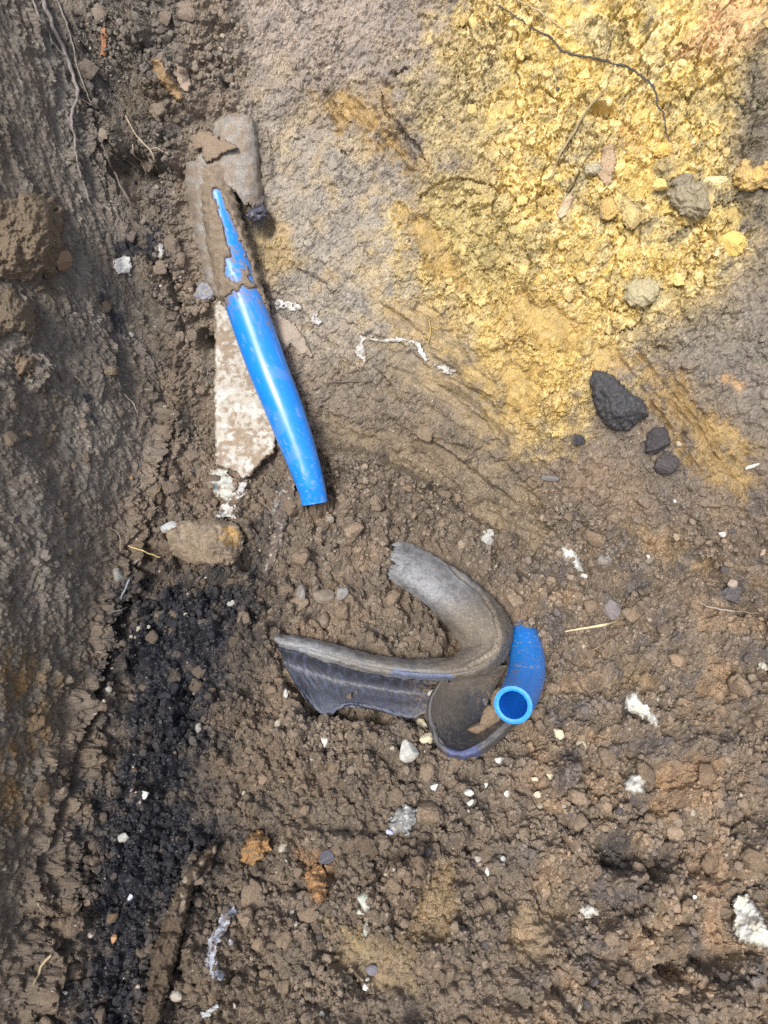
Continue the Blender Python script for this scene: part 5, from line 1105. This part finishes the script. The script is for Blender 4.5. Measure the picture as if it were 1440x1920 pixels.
marks = [(880, 1150, "bend of the torn sleeve"), (980, 1270, "blue pipe stub"), (560, 1205, "narrow tip of the torn sleeve"), (735, 1050, "ragged upper end of the sleeve"), (590, 920, "lower end of the long pipe"), (392, 1020, "long rounded stone"), (766, 1411, "square ended mortar chunk"),
         (1205, 1330, "ragged mortar patch"), (1190, 1470, "chunky mortar stone"), (1102, 1708, "cream mortar stone"), (1410, 1725, "largest mortar slab"), (1143, 1138, "purple grey stone"), (1070, 1045, "long mortar lump"), (476, 1590, "round orange stone"), (592, 1655, "upright orange stone"),
         (415, 1765, "hooked fibre strip"), (340, 1720, "decayed board"), (750, 1535, "grey stone among clods"), (881, 1490, "touching white pebbles"), (1160, 750, "big black lump"), (1290, 380, "big olive lump"), (1203, 550, "round pale grey lump"), (1130, 310, "striped wood shard"), (1200, 140, "bend of the dark root"),
         (1340, 1400, "rusty crumbs at the right"), (1190, 1610, "dark hollow on the right"), (820, 1690, "scraped clay smear at the bottom"), (270, 1490, "pale pebble in the tar"), (681, 1690, "greenish white stone"), (1370, 1110, "dark lump at the right edge"), (900, 480, "gold scrape in the clay"), (1040, 620, "gold smear under the clay"), (210, 1720, "pointed brown pebble"), (216, 1080, "crumbly pale stone"), (310, 150, "brown wood chip"), (250, 320, "hollow with roots"), (230, 495, "round plaster patch"), (386, 545, "bluish grey flake"), (415, 910, "plaster piece")]
def scatter(n, wt, r_lo, r_hi, name, label, group, cat, tintc=None, flat=(.55, .9)):
    """n separate clods; they may touch but not sit inside one another"""
    made = 0; first = None
    cand = pick(wt, n * 12)
    for i in cand:
        if made >= n: break
        r = r_lo * (r_hi / r_lo) ** (rng.random() ** 1.6)
        p = PF[i]
        if any((p[0] - t[0]) ** 2 + (p[1] - t[1]) ** 2 < (.8 * (r + t[2])) ** 2 for t in taken): continue
        taken.append((p[0], p[1], r))
        sz = r * np.array([1, .7 + .3 * rng.random(), flat[0] + (flat[1] - flat[0]) * rng.random()])
        if first is None: o = first = bpy.data.objects.new(name, protos[0])
        else: o = first.copy()
        o.data = protos[int(rng.integers(len(protos)))]
        col.objects.link(o)
        nn = NF[i]; o.location = p + nn * sz[2] * .25
        o.rotation_mode = 'QUATERNION'; o.rotation_quaternion = rot_to(nn, rng.random() * 6.28); o.scale = sz
        c = AF[i] * .45 + (np.array(tintc) if tintc is not None else np.array([.215, .16, .112])) * .55
        c = c * (.75 + .5 * rng.random()); o.color = (*np.clip(c, .02, .7), 1)
        u_, v_, _q = project(*p)
        d_ = [math.hypot((u_ - x) * 1.0, v_ - y) for x, y, _t in marks]; k_ = int(np.argmin(d_)); mx_, my_, mt_ = marks[k_]
        du_, dv_ = u_ - mx_, v_ - my_
        rel = ('right of' if du_ > 0 else 'left of') if abs(du_) > abs(dv_) else ('below' if dv_ > 0 else 'above')
        size_ = 'large' if r > r_lo + .55 * (r_hi - r_lo) else ('medium sized' if r > r_lo + .22 * (r_hi - r_lo) else 'small')
        far_ = 'close ' if d_[k_] < 70 else ('' if d_[k_] < 150 else 'well ')
        setp(o, f"{size_} {label} {far_}{rel} the {mt_}", cat, group); made += 1
w_right = clod_w * (V > 900) * (U > 470)
w_left = clod_w * (V > 900) * (U <= 470)
w_mid = np.where(free & (V > 780) & (V < 1340) & (U > 480) & (U < 920), 1.0, 0.0)
scatter(34, w_mid, .0055, .013, "soil_clod", "brown soil clod", "soil clods around the hook of the torn sleeve", "clod")
scatter(150, w_right, .0045, .015, "soil_clod", "crumbly soil clod", "loose soil clods on the right and lower floor", "clod")
scatter(54, w_left, .004, .009, "soil_clod", "dark brown clod", "loose soil clods around the black tarry patch", "clod", (.19, .145, .105))
scatter(34, np.where(free & (m_yel > .7), rough, 0), .004, .011, "clay_clod", "yellow clay crumb", "yellow clay crumbs on the bank", "clay clod", (.52, .385, .15), (.35, .65))
scatter(34, np.where(free & (m_tl > .6), 1.0, 0), .006, .014, "soil_clod", "flat corner clod", "soil clods in the corner of wall and bank", "clod", (.18, .142, .112), (.3, .6))
scatter(30, np.where(free & (left_wall > .8) & (V > 500), 1.0, 0) * ss(330, 120, U), .004, .010, "wall_clod", "wall clod", "soil clods clinging to the left wall", "clod", (.17, .125, .085))

def number_alike():
    """clods that read the same get their place among themselves"""
    by = {}
    for o in col.objects:
        if 'group' in o and 'label' in o: by.setdefault(o['label'], []).append(o)
    ords = ["leftmost", "second from left", "third from left", "fourth from left", "fifth from left", "sixth from left", "seventh from left", "eighth from left"]
    for lab, os_ in by.items():
        if len(os_) < 2 or len(os_) > 8: continue
        os_.sort(key=lambda o: float(project(*o.location)[0]))
        for k, o in enumerate(os_): o['label'] = lab + ", " + (ords[k] if k < len(os_) - 1 or len(os_) > 2 else "rightmost")
number_alike()
def mass(n, wt, r_lo, r_hi, sub, name, label, jitter, sinkk=.2, pw=2.2):
    idx = pick(wt, n); K = 10
    shp = [rock_shape(sub, 1500 + 37 * k + sub, .3, 4, .12) for k in range(K)]; f0 = shp[0][1]; nv = len(shp[0][0]); S_ = np.stack([s[0] for s in shp])
    r = r_lo * (r_hi / r_lo) ** (rng.random(n) ** pw)
    n_ = NF[idx]; p = PF[idx]
    a = rng.normal(size=(n, 3)); a -= n_ * np.sum(a * n_, 1, keepdims=True); a /= np.linalg.norm(a, axis=1, keepdims=True); b = np.cross(n_, a)
    sc = np.stack([r, r * (.65 + .35 * rng.random(n)), r * (.5 + .45 * rng.random(n))], 1)
    V0 = S_[rng.integers(K, size=n)] * sc[:, None]
    V1 = V0[..., :1] * a[:, None] + V0[..., 1:2] * b[:, None] + V0[..., 2:] * n_[:, None] + (p + n_ * (sc[:, 2:] * (.5 - sinkk)))[:, None]
    F = (f0[None] + (np.arange(n) * nv)[:, None, None]).reshape(-1, 3)
    c = AF[idx] * (1 + jitter * (rng.random((n, 1)) - .45)); odd = rng.random(n)
    c = np.where((odd > .993)[:, None], np.array([.38, .34, .28])[None], c); c = np.where((odd < .02)[:, None], np.array([.09, .08, .08])[None], c)
    cl = np.concatenate([np.repeat(np.clip(c, .015, .75), nv, 0), np.full((n * nv, 1), .92)], 1)
    me = raw_mesh(name, V1.reshape(-1, 3), None, F, cl, smooth=False); me.materials.append(M_SOIL)
    o = bpy.data.objects.new(name, me); col.objects.link(o); setp(o, label, None, None, 'stuff')
wf = np.where(free, rough ** .8 * (.30 + .9 * floor_x) * (1 - .75 * wall_x) * (1 - .72 * bank_m * (1 - m_yel)) * (.12 + .88 * clump), 0)
mass(23000, wf, .0010, .0034, 0, "soil_crumbs", "fine loose soil crumbs scattered over floor and bank", .6)
mass(6200, np.where(free, rough * (.12 + floor_x) * (1 - .85 * wall_x) * (.08 + .92 * clump), 0), .0020, .0056, 1, "soil_grit", "coarser loose soil grit scattered over the trench floor", .5)
